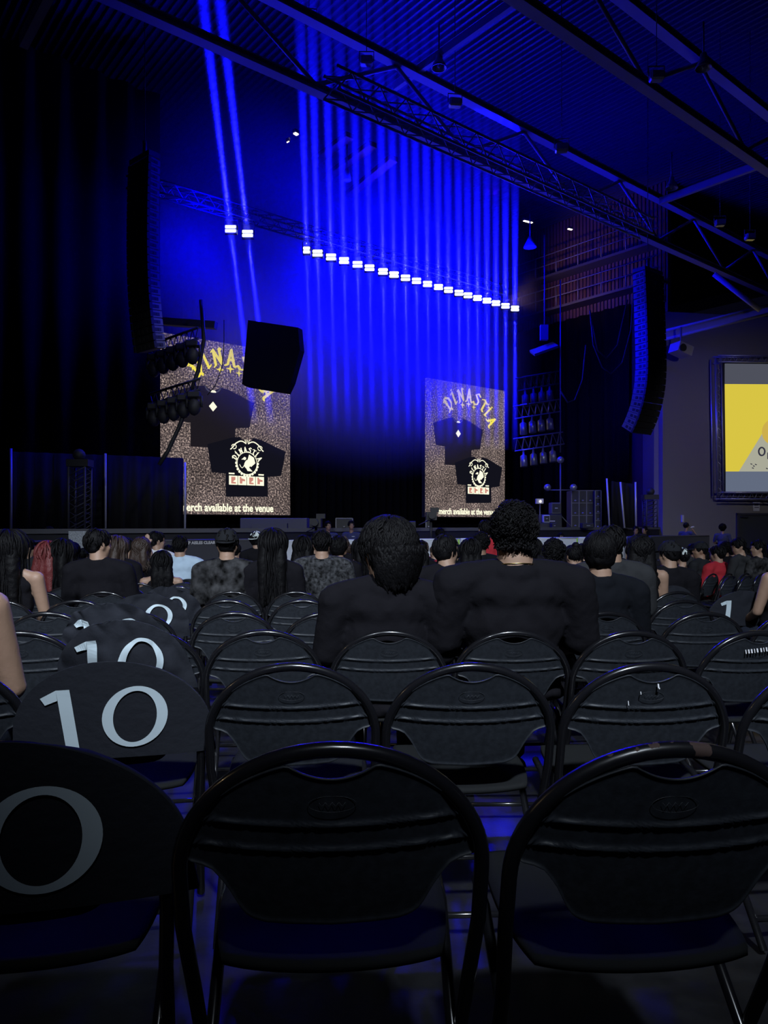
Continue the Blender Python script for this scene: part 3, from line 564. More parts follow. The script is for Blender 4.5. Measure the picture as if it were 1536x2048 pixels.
wpoly('print', [(1509, 1009), (1517, 1009), (1517, 1011), (1509, 1011)], BOX, .035, .004, o); wpoly('print', [(1509, 1014), (1518, 1014), (1518, 1015.5), (1509, 1015.5)], BOX, .035, .004, o)
bm = BM(); prism(bm, [WP(x, y, .1) for x, y in ((1364, 1030), (1368, 1030), (1368, 1044), (1364, 1044))], wn * -.08); tag(obj('wall_box', bm, SIGNW), 'narrow pale box on the beige wall above the drinking guard', 'box')
bm = BM(); prism(bm, [WP(x, y, .12) for x, y in ((1328, 730), (1333, 730), (1333, 735), (1328, 735))], wn * -.1); tag(obj('wall_camera', bm, BOX), 'tiny dark camera on the corner of the beige wall', 'camera')

# ------------------------------------------------------------------ stage: drapes, poles, stacks, risers, barrier
SZ = 1.62
def pole(label, px, py, Y, tilt=0, base=True):
    b = pt(px, HOR, Y); o = thing('drape_pole', label, 'pole', (b.x, b.y, SZ), 0, 'silver drape poles on the stage'); h = EYE + (HOR - py) * Y / F - SZ
    bm = BM(); tube(bm, [(0, 0, 0.01), (tilt, 0, h)], .035, 8); obj('upright', bm, POLE, o); bm = BM(); box(bm, (-.18, -.18, 0), (.18, .18, .015)); obj('base_plate', bm, BOX, o)
pole('silver drape pole at the left edge of the picture', 22, 897, 19.6); pole('silver drape pole between the two low black drapes', 211, 907, 21.2); pole('thin drape pole against the left edge of the visible left screen', 370, 925, 22.6)
pole('leftmost of three silver drape poles near the beige wall', 1219, 957, 27.5, -.1); pole('middle of three silver drape poles near the beige wall', 1249, 964, 27.3, -.15); pole('rightmost of three silver drape poles near the beige wall', 1272, 964, 27.8, -.02)
def drape(label, xa, xb, ya, yb, Ya, Yb, seed=5, z0=SZ):
    a, b = pt(xa, ya, Ya), pt(xb, yb, Yb); bm = BM(); n = max(6, int((b - a).length / .06)); rg = random.Random(seed); ph = 0; prev = None; d = (b - a); d.z = 0; d.normalize(); nn = V((d.y, -d.x, 0))
    for i in range(n + 1):
        p = a.lerp(b, i / n); ph += rg.uniform(.5, 1.3); o_ = nn * (.05 * math.sin(ph)); q = [V((p.x, p.y, z0)) + o_ * 1.3, p + o_, p + o_ - nn * .02, V((p.x, p.y, z0)) + o_ * 1.3 - nn * .02]; q = [bm.verts.new(v) for v in q]
        if prev:
            for k in range(4): bm.faces.new((prev[k], q[k], q[(k + 1) % 4], prev[(k + 1) % 4]))
        prev = q
    for f in bm.faces: f.smooth = True
    bmesh.ops.recalc_face_normals(bm, faces=bm.faces[:]); tag(obj('low_drape', bm, cloth('drape_cloth_%d' % seed, (.018, .018, .022))), label, 'drape', 'low black drapes on the stage')
drape('low black drape between the left edge pole and the middle pole', 22, 208, 903, 910, 19.9, 21.4, 5); drape('low black drape hiding the lower left corner of the left screen', 214, 368, 910, 916, 21.5, 22.8, 6)
drape('narrow black drape between the silver poles near the beige wall', 1222, 1270, 962, 968, 27.9, 28.2, 8)
def ladder(label, px, py, Y, wdt=.42, group=None):
    b = pt(px, HOR, Y); h = EYE + (HOR - py) * Y / F - SZ; o = truss('tower_truss', label, 'truss', (b.x, b.y, SZ + .02), (b.x, b.y, SZ + h), wdt, wdt, .028, 7, DARKSTEEL, group)
    bm = BM(); box(bm, (-.3, -.3, -.02), (.3, .3, .0)); obj('base_plate', bm, BOX, o)
    bm = BM(); box(bm, (-.28, -.2, h), (.28, .2, h + .18)); ell(bm, (0, -.05, h + .3), (.16, .16, .16)); obj('moving_head', bm, BOX, o)
ladder('dark upright truss tower in front of the low black drape at left', 160, 935, 19.2); ladder('dark upright truss tower beside the beige wall corner', 1300, 1000, 28.6)
def sitem(name, label, cat, x0, x1, y0, Y, dp, m, y1=None, group=None, bev=.02, detail=None):
    a, b = pt(x0, y0, Y), pt(x1, y0, Y); zb = SZ if y1 is None else EYE + (HOR - y1) * Y / F
    o = thing(name, label, cat, (a.x, Y, zb), 0, group); h = a.z - zb; wd_ = b.x - a.x; bm = BM(); box(bm, (0, 0, 0), (wd_, dp, h)); bmesh.ops.bevel(bm, geom=bm.edges[:], offset=min(bev, h / 5, wd_ / 5), segments=1, affect='EDGES'); obj('body', bm, m, o)
    if detail: detail(o, wd_, h)
    return o
def d_rack(nc, nr, m=DARKSTEEL):
    def f(o, w_, h):
        bm = BM()
        for i in range(nc + 1): box(bm, (w_ * i / nc - .015, -.03, 0), (w_ * i / nc + .015, 0, h))
        for j in range(nr + 1): box(bm, (0, -.03, h * j / nr - .012), (w_, 0, h * j / nr + .012))
        obj('edging', bm, STEEL, o); bm = BM()
        for i in range(nc):
            for j in range(nr): ell(bm, (w_ * (i + .5) / nc, -.02, h * (j + .2) / nr), (.05, .03, .03), 1)
        obj('handles', bm, ALU, o)
    return f
def d_panel(o, w_, h):
    bm = BM(); box(bm, (w_ * .1, -.02, h * .12), (w_ * .9, 0, h * .88)); obj('front_panel', bm, GRILLE, o)
    bm = BM(); box(bm, (w_ * .35, -.03, h * .48), (w_ * .65, -.02, h * .54)); obj('badge', bm, SIGNW, o)
sitem('amplifier_stack', 'tall black stack of cased amplifiers with metal edging near the beige wall', 'amplifier', 1143, 1188, 981, 29, .8, BOX, detail=d_rack(3, 3)); sitem('speaker_tower', 'narrow black speaker tower on the right of the amplifier stack', 'loudspeaker', 1190, 1202, 981, 28.7, .6, BOX, detail=d_rack(1, 5))
sitem('amplifier', 'grey fronted amplifier with a pale badge left of the amplifier stack', 'amplifier', 1103, 1122, 1005, 28.2, .5, RISER, 1028, detail=d_panel); sitem('equipment_case', 'dark case carrying the grey fronted amplifier', 'case', 1083, 1124, 1028.5, 28.1, .6, BOX, detail=d_panel)
sitem('equipment_case', 'small case with a pale rim in front of the dark case', 'case', 1087, 1100, 1030, 26.6, .3, SIGNW, 1045, detail=d_panel); sitem('table', 'dark equipment table under the small case near the big haired man', 'table', 1078, 1105, 1045.4, 26.5, .6, BOX)
sitem('floor_monitor', 'black floor monitor on the stage right of the equipment table', 'loudspeaker', 1104, 1114, 1046, 26, .4, BOX, detail=d_panel); sitem('floor_monitor', 'black floor monitor on the stage below the amplifier stack', 'loudspeaker', 1165, 1188, 1046, 26.4, .4, BOX, detail=d_panel); sitem('floor_monitor', 'black floor monitor at centre stage right of the two barrier guards', 'loudspeaker', 797, 832, 1042, 22.4, .5, BOX, detail=d_panel)
sitem('platform', 'grey low platform in front of the left screen bottom', 'platform', 480, 614, 1036, 24.0, .8, RISER, detail=lambda o, w_, h: obj('step', box(BM(), (w_ * .2, -.3, 0), (w_ * .72, 0, h * .5)), RISER, o))
sitem('keyboard_riser', 'black riser with pale top edge behind the two barrier guards', 'platform', 672, 705, 1036.5, 23, .8, BOX, detail=d_rack(1, 1))
sitem('equipment_case', 'black flight case at the stage edge in front of the smaller looking screen', 'case', 852, 862, 1036, 23.2, .5, BOX, detail=d_rack(1, 1))
def stand_lamp(label, px, py, Y):
    b = pt(px, HOR, Y); h = EYE + (HOR - py) * Y / F - SZ; o = thing('lamp_stand', label, 'lamp stand', (b.x, b.y, SZ)); bm = BM(); tube(bm, [(0, 0, 0), (0, 0, h)], .03, 6)
    for a in (0, 2.1, 4.2): tube(bm, [(0, 0, .5), (.45 * math.cos(a), .45 * math.sin(a), 0.01)], .02, 6)
    tube(bm, [(-.55, 0, h * .58), (.55, 0, h * .58)], .025, 6); obj('stand', bm, STEEL, o)
    for x, z in ((0, h + .1), (-.5, h * .62), (.5, h * .62)): bm = BM(); ell(bm, (x, 0, z), (.14, .12, .14)); obj('lamp_head', bm, ALU, o)
stand_lamp('tall lamp stand with crossbar left of the amplifier stack', 1121, 925, 28.5)
o = thing('work_lamp', 'small lit work lamp on a stand left of the grey amplifier', 'lamp', V((pt(1080, HOR, 27).x, 27, SZ))); bm = BM(); tube(bm, [(0, 0, 0), (0, 0, .95)], .025, 6); obj('stand', bm, STEEL, o)
bm = BM(); box(bm, (-.15, -.05, .9), (.12, .1, 1.08)); obj('shade', bm, SIGNW, o); bm = BM(); ell(bm, (0, -.07, .98), (.04, .03, .04)); obj('bulb', bm, WARMG, o)
def camera_rig(label, px, py, Y, zb):
    b = pt(px, HOR, Y); h = EYE + (HOR - py) * Y / F - zb; o = thing('video_camera', label, 'camera', (b.x, b.y, zb)); bm = BM()
    for a in (.5, 2.6, 4.7): tube(bm, [(0, 0, h * .7), (.4 * math.cos(a), .4 * math.sin(a), 0.01)], .025, 6)
    tube(bm, [(0, 0, h * .6), (0, 0, h - .2)], .04, 6); obj('tripod', bm, BOX, o)
    bm = BM(); box(bm, (-.14, -.25, h - .22), (.14, .25, h)); tube(bm, [(0, -.25, h - .1), (0, -.42, h - .1)], .09, 10); box(bm, (.0, .05, h), (.22, .2, h + .12)); obj('camera_body', bm, BOX, o)
    bm = BM(); tube(bm, [(0, .2, h - .2), (-.3, .5, h - .35)], .015, 6); obj('pan_handle', bm, STEEL, o)
camera_rig('black video camera on a tripod left of the two barrier guards', 632, 1037, 18.6, 0.0); camera_rig('black video camera with operator in front of the smaller looking screen', 862, 1024, 20.0, 0.0)
# barrier line between audience and stage
B0, B1 = V((-9.2, 13.8, 0)), V((10.2, 24.3, 0)); bd = (B1 - B0).normalized(); bn = V((bd.y, -bd.x, 0))
def bs(px): k = (px - 768) / F; return (k * B0.y - B0.x) / (bd.x - k * bd.y)
def bar(name, label, x0, x1, z1, m, group, d=0.0):
    s0, s1 = bs(x0), bs(x1); p = B0 + bd * s0; o = thing(name, label, 'barrier', p, math.atan2(bd.y, bd.x), group); L = s1 - s0 - .03
    bm = BM(); box(bm, (0, d, 0.02), (L, d + .06, z1 - .05)); obj('panel', bm, m, o); bm = BM(); tube(bm, [(0, d + .03, z1 - .03), (L, d + .03, z1 - .03)], .035, 8); obj('top_rail', bm, m, o)
    bm = BM(); box(bm, (0, d + .06, 0), (L, d + .7, .02)); obj('foot_plate', bm, DARKSTEEL, o); return o, L
edges = [(-30, 130), (130, 300), (300, 440), (440, 568)]; lb4 = ['dark stage barrier panel at the left edge below the lone guard', 'dark stage barrier panel with partly hidden KEEP AISLES lettering', 'dark stage barrier panel lettered KEEP AISLES CLEAR', 'dark stage barrier panel below the left screen glow']
for (a, b), lb in zip(edges, lb4):
    o, L = bar('crowd_barrier', lb, a, b, 1.42, DARKSTEEL, 'dark crowd barrier panels')
    if a in (130, 300):
        me = text_mesh('KEEP AISLES CLEAR', .088, .003, .004, 'LEFT'); k = 0.45 if a == 300 else .62
        obj('lettering', merge_meshes([(me, M.Translation((L * k if a == 300 else L - 1.08, -.006, 1.315)) @ M.Rotation(PI / 2, 4, 'X'))]), PRINTW, o)
for i in range(6):
    a, b = 568 + i * 118, 568 + (i + 1) * 118
    o, L = bar('crowd_barrier', 'pale cloth covered barrier panel, %s from the left of the pale row' % ORD[i + 1], a, b, 1.38, WHITEC, 'pale cloth covered barrier panels')
    bm = BM(); box(bm, (L - .07, -.012, .3), (L - .02, 0, 1.36)); obj('tape_strip', bm, GREEN, o)
o, L = bar('crowd_barrier', 'dark barrier panel in front of the beige wall right of the pale row', 1276, 1420, 1.40, DARKSTEEL, 'dark crowd barrier panels')
bm = BM(); prism(bm, [(0, 0, 0), (.5, 0, 0), (.5, 0, .42), (0, 0, .42)], (0, .05, 0)); o = obj('mesh_sign', bm, mat('white_mesh', (.42, .45, .5), .7, bump=1.0, scale=60, var=.6)); o.location = pt(137, 1108, 13.6); tag(o, 'white perforated panel on the barrier behind the women at left', 'panel')

# ------------------------------------------------------------------ folding chair
AW, AH, TR = 0.236, 0.205, 0.0125
def recl(wv):               # how far the back plane lies forward of the arch top, wv metres below it
    return 0.27 * wv if wv < .36 else 0.0972 + 0.46 * (wv - .36)
def bp(s, wv, d=0.0): return V((s, recl(wv) + d, HC - wv))
def frame_path():
    P = []
    for i in range(33):
        a = PI / 2 * (i / 16 - 1); P.append((AW * math.sin(a), AH * (1 - math.cos(a))))
    L = [(-AW, .30), (-.228, .42), (-.222, .60), (-.218, .785)]
    full = [(x, w_) for x, w_ in reversed(L)] + P + [(-x, w_) for x, w_ in L]
    return [bp(x, w_ + TR) for x, w_ in full]
def bot(s):
    tb = [(0, .307), (.07, .304), (.105, .301), (.125, .294), (.140, .281), (.149, .262), (.163, .235), (.183, .208), (.200, .200), (.218, .196), (.226, .190)]
    s = abs(s)
    for (a, b), (c, d) in zip(tb, tb[1:]):
        if s <= c: return b + (d - b) * (s - a) / (c - a)
    return .19
def topw(s):
    s = abs(s); t = AH * (1 - math.sqrt(max(0, 1 - (s / AW) ** 2))) + 2.0 * TR - .004
    if s < .066: t = max(t, .052 - .022 * (s / .066) ** 2)
    return t
def panel_bm():
    bm = BM(); ss = [-.224 + .448 * i / 56 for i in range(57)]; nw = 64; grid = []
    for s in ss:
        a, b = topw(s), bot(s); cl = []
        for j in range(nw + 1):
            wv = a + (b - a) * j / nw; d = -.028 * (1 - (s / .224) ** 2) * (1 - .2 * wv / .3) + .004
            for rw in (.118, .160):
                c = rw + .012 * (1 - (s / .22) ** 2); d -= .0062 * math.exp(-((wv - c) / .0034) ** 2) * (1 if abs(s) < .21 else 0)
            e = min(wv - a, b - wv); d -= .004 * math.exp(-(e / .004) ** 2)
            if wv > .2: d += .05 * (wv - .2) ** 2 * 8
            cl.append(bm.verts.new(bp(s, wv, d)))
        grid.append(cl)
    for i in range(len(ss) - 1):
        for j in range(nw): bm.faces.new((grid[i][j], grid[i][j + 1], grid[i + 1][j + 1], grid[i + 1][j]))
    r = bmesh.ops.extrude_face_region(bm, geom=bm.faces[:]); bmesh.ops.translate(bm, verts=[v for v in r['geom'] if isinstance(v, bmesh.types.BMVert)], vec=(0, .006, 0))
    bmesh.ops.recalc_face_normals(bm, faces=bm.faces[:])
    for f in bm.faces: f.smooth = True
    return bm
def seat_bm():
    bm = BM(); n = 18; grid = []
    for i in range(n + 1):
        u = i / n * 2 - 1; cl = []
        for j in range(n + 1):
            v = j / n * 2 - 1; k = (1 - .12 * (u * u * v * v)); x = .205 * u * k; y = .295 + .205 * v * k; z = .432 + .010 * v - .012 * (1 - u * u) * (1 - v * v * .5) - (.02 * max(0, v - .8) / .2) ** 1.2
            cl.append(bm.verts.new((x, y, z)))
        grid.append(cl)
    for i in range(n):
        for j in range(n): bm.faces.new((grid[i][j], grid[i + 1][j], grid[i + 1][j + 1], grid[i][j + 1]))
    r = bmesh.ops.extrude_face_region(bm, geom=bm.faces[:]); bmesh.ops.translate(bm, verts=[v for v in r['geom'] if isinstance(v, bmesh.types.BMVert)], vec=(0, 0, -.014))
    bmesh.ops.recalc_face_normals(bm, faces=bm.faces[:])
    for f in bm.faces: f.smooth = True
    return bm
def copy_tree(o, parent=None):
    c = o.copy(); col.objects.link(c); c.parent = parent
    for ch in list(o.children): copy_tree(ch, c)
    return c
def make_chair():
    o = thing('folding_chair', None, 'chair')
    bm = BM(); tube(bm, frame_path(), TR, 12, cap=False); obj('back_frame', bm, TUBE, o)
    obj('backrest', panel_bm(), PLASTIC, o)
    bm = BM(); tube(bm, [(.036 * math.cos(a), recl(.093) - .0255, HC - .093 - .012 * math.sin(a)) for a in [2 * PI * i / 28 for i in range(28)]], .0005, 4, closed=True); tube(bm, [(-.02 + .04 * i / 8, recl(.093) - .0262, HC - .093 + .003 * (-1) ** i) for i in range(9)], .0005, 4); obj('embossed_mark', bm, PLASTIC, o)
    obj('seat', seat_bm(), SEAT, o)
    for s in (-1, 1): bm = BM(); tube(bm, [(s * .212, .43, .40), (s * .212, .35, .385), (s * .208, .16, .22), (s * .205, .0, .014)], .011, 8); obj('leg', bm, TUBE, o)
    bm = BM(); tube(bm, [(-.205, .05, .075), (.205, .05, .075)], .009, 8); obj('stretcher', bm, TUBE, o)
    bm = BM(); tube(bm, [bp(-.22, .64), bp(.22, .64)], .009, 8); obj('stretcher', bm, TUBE, o)
    return o
CHAIR = make_chair(); used = [False]
def rowx(k, j): return X0[k - 1] + .5 * j
def side(j): return 'next' if 0 else ('%s seat%s %s of' % (WORDS[abs(j + 1)], '' if abs(j + 1) == 1 else 's', 'right' if j + 1 > 0 else 'left'))
CH = {}
rg = random.Random(11)
def place_chair(x, y, rz, label, group, z=None):
    c = CHAIR if not used[0] else copy_tree(CHAIR); used[0] = True
    c.location = (x, y, fz(y) if z is None else z); c.rotation_euler = (0, 0, rz); c['label'] = label; c['group'] = group; return c
def slope_rot(): return 0
DX = {(2, 2): -.002, (3, 3): 0.0, (4, 3): .02, (1, 1): 0.01, (3, 2): .02}
for k in range(1, 11):
    D = RD[k - 1]
    for j in range(-14, 12):
        x = rowx(k, j); px = 768 + F * x / D; hw = .27 * F / D
        if px + hw < -5 or px - hw > 1541: continue
        if k >= 5 and j > 8 or (k == 5 and j > 6): continue
        if k >= 9 and (j % 3 == 1 or j > 6): continue
        jx, jy, jr = (rg.uniform(-.012, .012), rg.uniform(-.02, .02), rg.uniform(-.05, .05)) if k > 2 else (0, 0, rg.uniform(-.02, .02))
        if j == -1: jx = {3: .0, 4: -.05, 5: -.02}.get(k, 0)
        yaw = .06 + jr + (0.10 if j <= -1 else 0) + (.05 if j >= 3 else 0)
        if j == -1: lb = 'folding chair under the printed 10 cover in the %s row from the camera' % ORD[k]
        else: lb = 'black folding chair, %s row from camera, %s the 10 cover' % (ORD[k], side(j))
        CH[(k, j)] = place_chair(x + jx + DX.get((k, j), 0), D + jy, yaw, lb, 'black folding chairs in rows before the stage')
# worn enamel on one near arch: rusty patches
c = CH[(1, 1)]
WORN = mat('worn_enamel', (.008, .008, .01), .35); nt = WORN.node_tree; b = nt.nodes['Principled BSDF']; tc = nt.nodes.new('ShaderNodeTexCoord'); n = nt.nodes.new('ShaderNodeTexNoise'); n.inputs['Scale'].default_value = 22; n.inputs['Detail'].default_value = 4
sx = nt.nodes.new('ShaderNodeSeparateXYZ'); mr = nt.nodes.new('ShaderNodeMapRange'); mr.inputs[1].default_value = .70; mr.inputs[2].default_value = .80; mr.inputs[3].default_value = -.35; mr.inputs[4].default_value = .06
ad = nt.nodes.new('ShaderNodeMath'); gt = nt.nodes.new('ShaderNodeMath'); gt.operation = 'GREATER_THAN'; gt.inputs[1].default_value = .56; mx = nt.nodes.new('ShaderNodeMix'); mx.data_type = 'RGBA'; mx.inputs[6].default_value = (.008, .008, .01, 1); mx.inputs[7].default_value = (.06, .035, .03, 1)
L_ = nt.links.new; L_(tc.outputs['Object'], n.inputs[0]); L_(tc.outputs['Object'], sx.inputs[0]); L_(sx.outputs[2], mr.inputs[0]); L_(n.outputs['Fac'], ad.inputs[0]); L_(mr.outputs[0], ad.inputs[1]); L_(ad.outputs[0], gt.inputs[0]); L_(gt.outputs[0], mx.inputs[0]); L_(mx.outputs[2], b.inputs['Base Color'])
mu = nt.nodes.new('ShaderNodeMath'); mu.operation = 'MULTIPLY_ADD'; mu.inputs[1].default_value = .5; mu.inputs[2].default_value = .3; L_(gt.outputs[0], mu.inputs[0]); L_(mu.outputs[0], b.inputs['Roughness'])
for ch in c.children:
    if ch.name.startswith('back_frame'):
        ch.data = ch.data.copy(); ch.data.materials[0] = WORN; ch['label'] = 'worn tube frame with rusty patches'
# paint flecks and a torn sticker on single backrests
def fleck(c, items, m, nm, lb):
    bm = BM()
    for s, wv, a, b_ in items: d = -.028 * (1 - (s / .224) ** 2) - .004; box(bm, (-a, -.0006, -b_), (a, .0006, b_), M.Translation(bp(s, wv, d)) @ M.Rotation(-.26, 4, 'X'))
    o = obj(nm, bm, m, c); o['label'] = lb
if (2, 2) in CH: fleck(CH[(2, 2)], [(.012, .062, .002, .006), (.014, .069, .003, .002), (-.035, .082, .001, .004), (-.066, .112, .001, .006)], PRINTW, 'paint_fleck', 'white paint flecks')
if (3, 4) in CH: fleck(CH[(3, 4)], [(-.06 + i * .012 + (.004 if i > 4 else 0), .085 - .0012 * i, .0032 if i % 3 else .002, .008) for i in range(10)], PRINTW, 'torn_sticker', 'torn white sticker remains')
# second seating block at the right, turned towards the stage
k = 0
for px, py, Y, rz in ((1393, 1143, 9.95, .75), (1427, 1139, 10.0, .75), (1459, 1135, 10.1, .75), (1464, 1147, 9.1, .75), (1498, 1143, 9.2, .75), (1493, 1131, 10.2, .75), (1526, 1135, 10.1, .75)):
    k += 1; p = pt(px, py, Y); lbs = ['leftmost chair of the turned block behind the black and white jersey', 'second chair of the turned block behind the black and white jersey', 'chair of the turned block behind the red shirt', 'front left chair of the turned block beside the cover with a lone 1', 'front chair of the turned block left of the bare right edge arm', 'chair of the turned block behind the dark grey jacket', 'chair of the turned block nearest the right edge']
    place_chair(p.x, Y, rz, 'black folding ' + lbs[k - 1], 'black folding chairs turned towards the stage at right', fz(Y) + .03)

# ------------------------------------------------------------------ numbered covers
def cover(k, j, label, wr=0.0, seed=0, digits='10', sx=1.0, tw=0.0, droop=0.0, ox=0.0, oz=0.0):
    c = CH.get((k, j)); o = thing('chair_cover', label, 'chair cover', c.location.copy() if c else (rowx(k, j), RD[k - 1], fz(RD[k - 1])), c.rotation_euler.z if c else 0, 'black seat covers printed with numbers')
    W_, H_, B_ = .262 * sx, .222, .285 - droop
    sd = V((seed * 7.3, seed * 3.1, seed))
    def surf(s, wv, d=0):
        nz = (noise.noise(V((s * 9, wv * 9, 0)) + sd) * .030 + noise.noise(V((s * 24, wv * 10 + s * 8, 3)) + sd) * .010) * wr
        y = recl(wv) - .034 * (1 - (s / W_) ** 2) - .012 - abs(nz) + d; f = (1 - wv / .3)
        return V((s + ox + tw * f + wr * .02 * noise.noise(V((wv * 8, s * 4, 9)) + sd), y - .02 * max(0, f) * wr, HC + .012 + oz * (1 - .5 * wv / .3) - wv + nz * .5 - wr * .012))
    def hw(wv): return W_ * math.sqrt(max(0, 1 - (1 - min(wv, H_) / H_) ** 2)) + (.008 * max(0, wv - H_) / .05)
    bm = BM(); nr, nc = 30, 36; F_, K_ = [], []
    for i in range(nr + 1):
        wv = B_ * (i / nr) ** 1.4; h_ = max(hw(wv), .004); a = []; b_ = []
        for q in range(nc + 1):
            s = h_ * (-math.cos(PI * q / nc)); e = surf(s, wv); a.append(bm.verts.new(e)); rim = math.sqrt(max(0, 1 - (s / h_) ** 2)); b_.append(bm.verts.new(V((e.x, e.y + (.012 + .05 * rim) * min(1, wv / .03) + .002, e.z))))
        F_.append(a); K_.append(b_)
    for i in range(nr):
        for q in range(nc):
            bm.faces.new((F_[i][q], F_[i + 1][q], F_[i + 1][q + 1], F_[i][q + 1])); bm.faces.new((K_[i][q + 1], K_[i + 1][q + 1], K_[i + 1][q], K_[i][q]))
        bm.faces.new((F_[i][0], K_[i][0], K_[i + 1][0], F_[i + 1][0])); bm.faces.new((F_[i][nc], F_[i + 1][nc], K_[i + 1][nc], K_[i][nc]))
    for q in range(nc): bm.faces.new((F_[0][q], F_[0][q + 1], K_[0][q + 1], K_[0][q]))
    for f in bm.faces: f.smooth = True
    obj('fabric', bm, COVER, o)
    e = -.0035 - .006 * wr
    if '0' in digits:
        bm = BM(); n_, R = 56, []
        for i in range(n_):
            a = 2 * PI * i / n_; R.append([bm.verts.new(surf(.064 + rx * math.cos(a) - .10 * (wv0 - .163), wv0, e)) for rx, wv0 in [(.087 - .024 * g, .163 + (.090 - .0125 * g) * math.sin(a)) for g in (0, .33, .66, 1)] + [(.087 - .029 * 1, .163 + (.090 - .014) * math.sin(a))]])
        for i in range(n_):
            A, B = R[i], R[(i + 1) % n_]
            for g in range(4): bm.faces.new((A[g], A[g + 1], B[g + 1], B[g]))
        for f in bm.faces: f.smooth = True
        obj('digit_zero', bm, DIGIT, o)
    bm = BM()
    def strip(l, r, n_=14):
        A = [bm.verts.new(surf(l[0][0] + (l[1][0] - l[0][0]) * i / n_, l[0][1] + (l[1][1] - l[0][1]) * i / n_, e)) for i in range(n_ + 1)]; B = [bm.verts.new(surf(r[0][0] + (r[1][0] - r[0][0]) * i / n_, r[0][1] + (r[1][1] - r[0][1]) * i / n_, e)) for i in range(n_ + 1)]
        for i in range(n_): bm.faces.new((A[i], A[i + 1], B[i + 1], B[i]))
    strip(((-.140, .080), (-.124, .250)), ((-.104, .078), (-.088, .250))); strip(((-.184, .104), (-.140, .080)), ((-.172, .124), (-.138, .110)), 6)
    obj('digit_one', bm, DIGIT, o)
    return o
cover(1, -1, 'nearest black chair cover at lower left with a large printed 0 showing', 0.0, 1, sx=1.06)
cover(2, -1, 'smooth black chair cover printed 10, fully readable, second from the camera', 0.05, 2, sx=1.03)
cover(3, -1, 'wrinkled black chair cover printed 10 just beyond the fully readable one', 1.0, 3, tw=-.03, ox=-.055, oz=.05)
cover(4, -1, 'loose black chair cover printed 10, third beyond the nearest, its 0 half folded', 1.6, 4, tw=-.05, ox=-.06, oz=.06)
cover(5, -1, 'black chair cover printed 10 fourth beyond the nearest one', .8, 5, oz=.05)
cover(6, -1, 'black chair cover printed 10 fifth beyond the nearest one', 1.1, 6, oz=.04)
cover(7, -1, 'black chair cover printed 10 sixth beyond the nearest one', 1.2, 7)
cover(8, -1, 'black chair cover printed 10 seventh beyond the nearest one', 1.0, 8)
cover(9, -1, 'farthest black chair cover printed 10, against the pale blue shirt', .3, 9)
cover(7, 8, 'black chair cover with a small printed 1 below the bare shouldered woman', .3, 10, '1', tw=0)
cover(6, 8, 'black chair cover with a lone printed 1 beside the turned block of chairs', .3, 11, '1')

# ------------------------------------------------------------------ people
HEADO = V((0, .165, 1.03))
def head_blobs(bm, R):
    T = lambda x, y, z: R @ V((x, y, z))
    def e(c, r, s=2): ell(bm, R @ V(c), r, s, R.to_3x3().to_4x4())
    e((0, -.008, .155), (.077, .097, .093)); e((0, .032, .088), (.060, .062, .072)); e((0, .066, .030), (.026, .022, .018)); e((0, .03, .045), (.050, .05, .03))
    e((0, .100, .108), (.012, .018, .012)); e((0, .092, .128), (.009, .014, .03)); e((0, .082, .155), (.055, .014, .012)); e((0, .086, .064), (.024, .012, .006)); e((0, .084, .052), (.020, .012, .006))
    for s in (-1, 1): e((s * .079, -.004, .115), (.009, .020, .032)); e((s * .083, -.012, .125), (.006, .012, .020)); e((s * .040, .06, .10), (.022, .02, .02))
CACHE = {}
def hand(bm, wr, d, side_, curl=.5, sc=1.0):     # five separate bent fingers on a palm
    d = V(d).normalized(); up = V((0, 0, 1)) if abs(d.z) < .8 else V((0, 1, 0)); a = d.cross(up).normalized() * side_; n = a.cross(d).normalized() * side_
    p = V(wr)
    for i in range(4):
        b0 = p + d * .03 * sc + a * (.027 - .018 * i) * sc; limb(bm, [p + a * (.018 - .012 * i) * sc, b0 + d * .045 * sc], [.016 * sc, .012 * sc], 1)
        L = (.034, .040, .037, .028)[i] * sc; k = b0 + d * .055 * sc; q = k + (d - n * curl * .6).normalized() * L; r = q + (d * (1 - curl) - n * curl).normalized() * L * .75; limb(bm, [b0 + d * .045 * sc, k, q, r], [.010 * sc, .0095 * sc, .0085 * sc, .0072 * sc], 1)
    th = p + a * .028 * sc + d * .015 * sc; limb(bm, [p, th, th + (d + a).normalized() * .035 * sc, th + (d * 1.3 + a * .6).normalized() * .062 * sc], [.016 * sc, .013 * sc, .011 * sc, .009 * sc], 1)
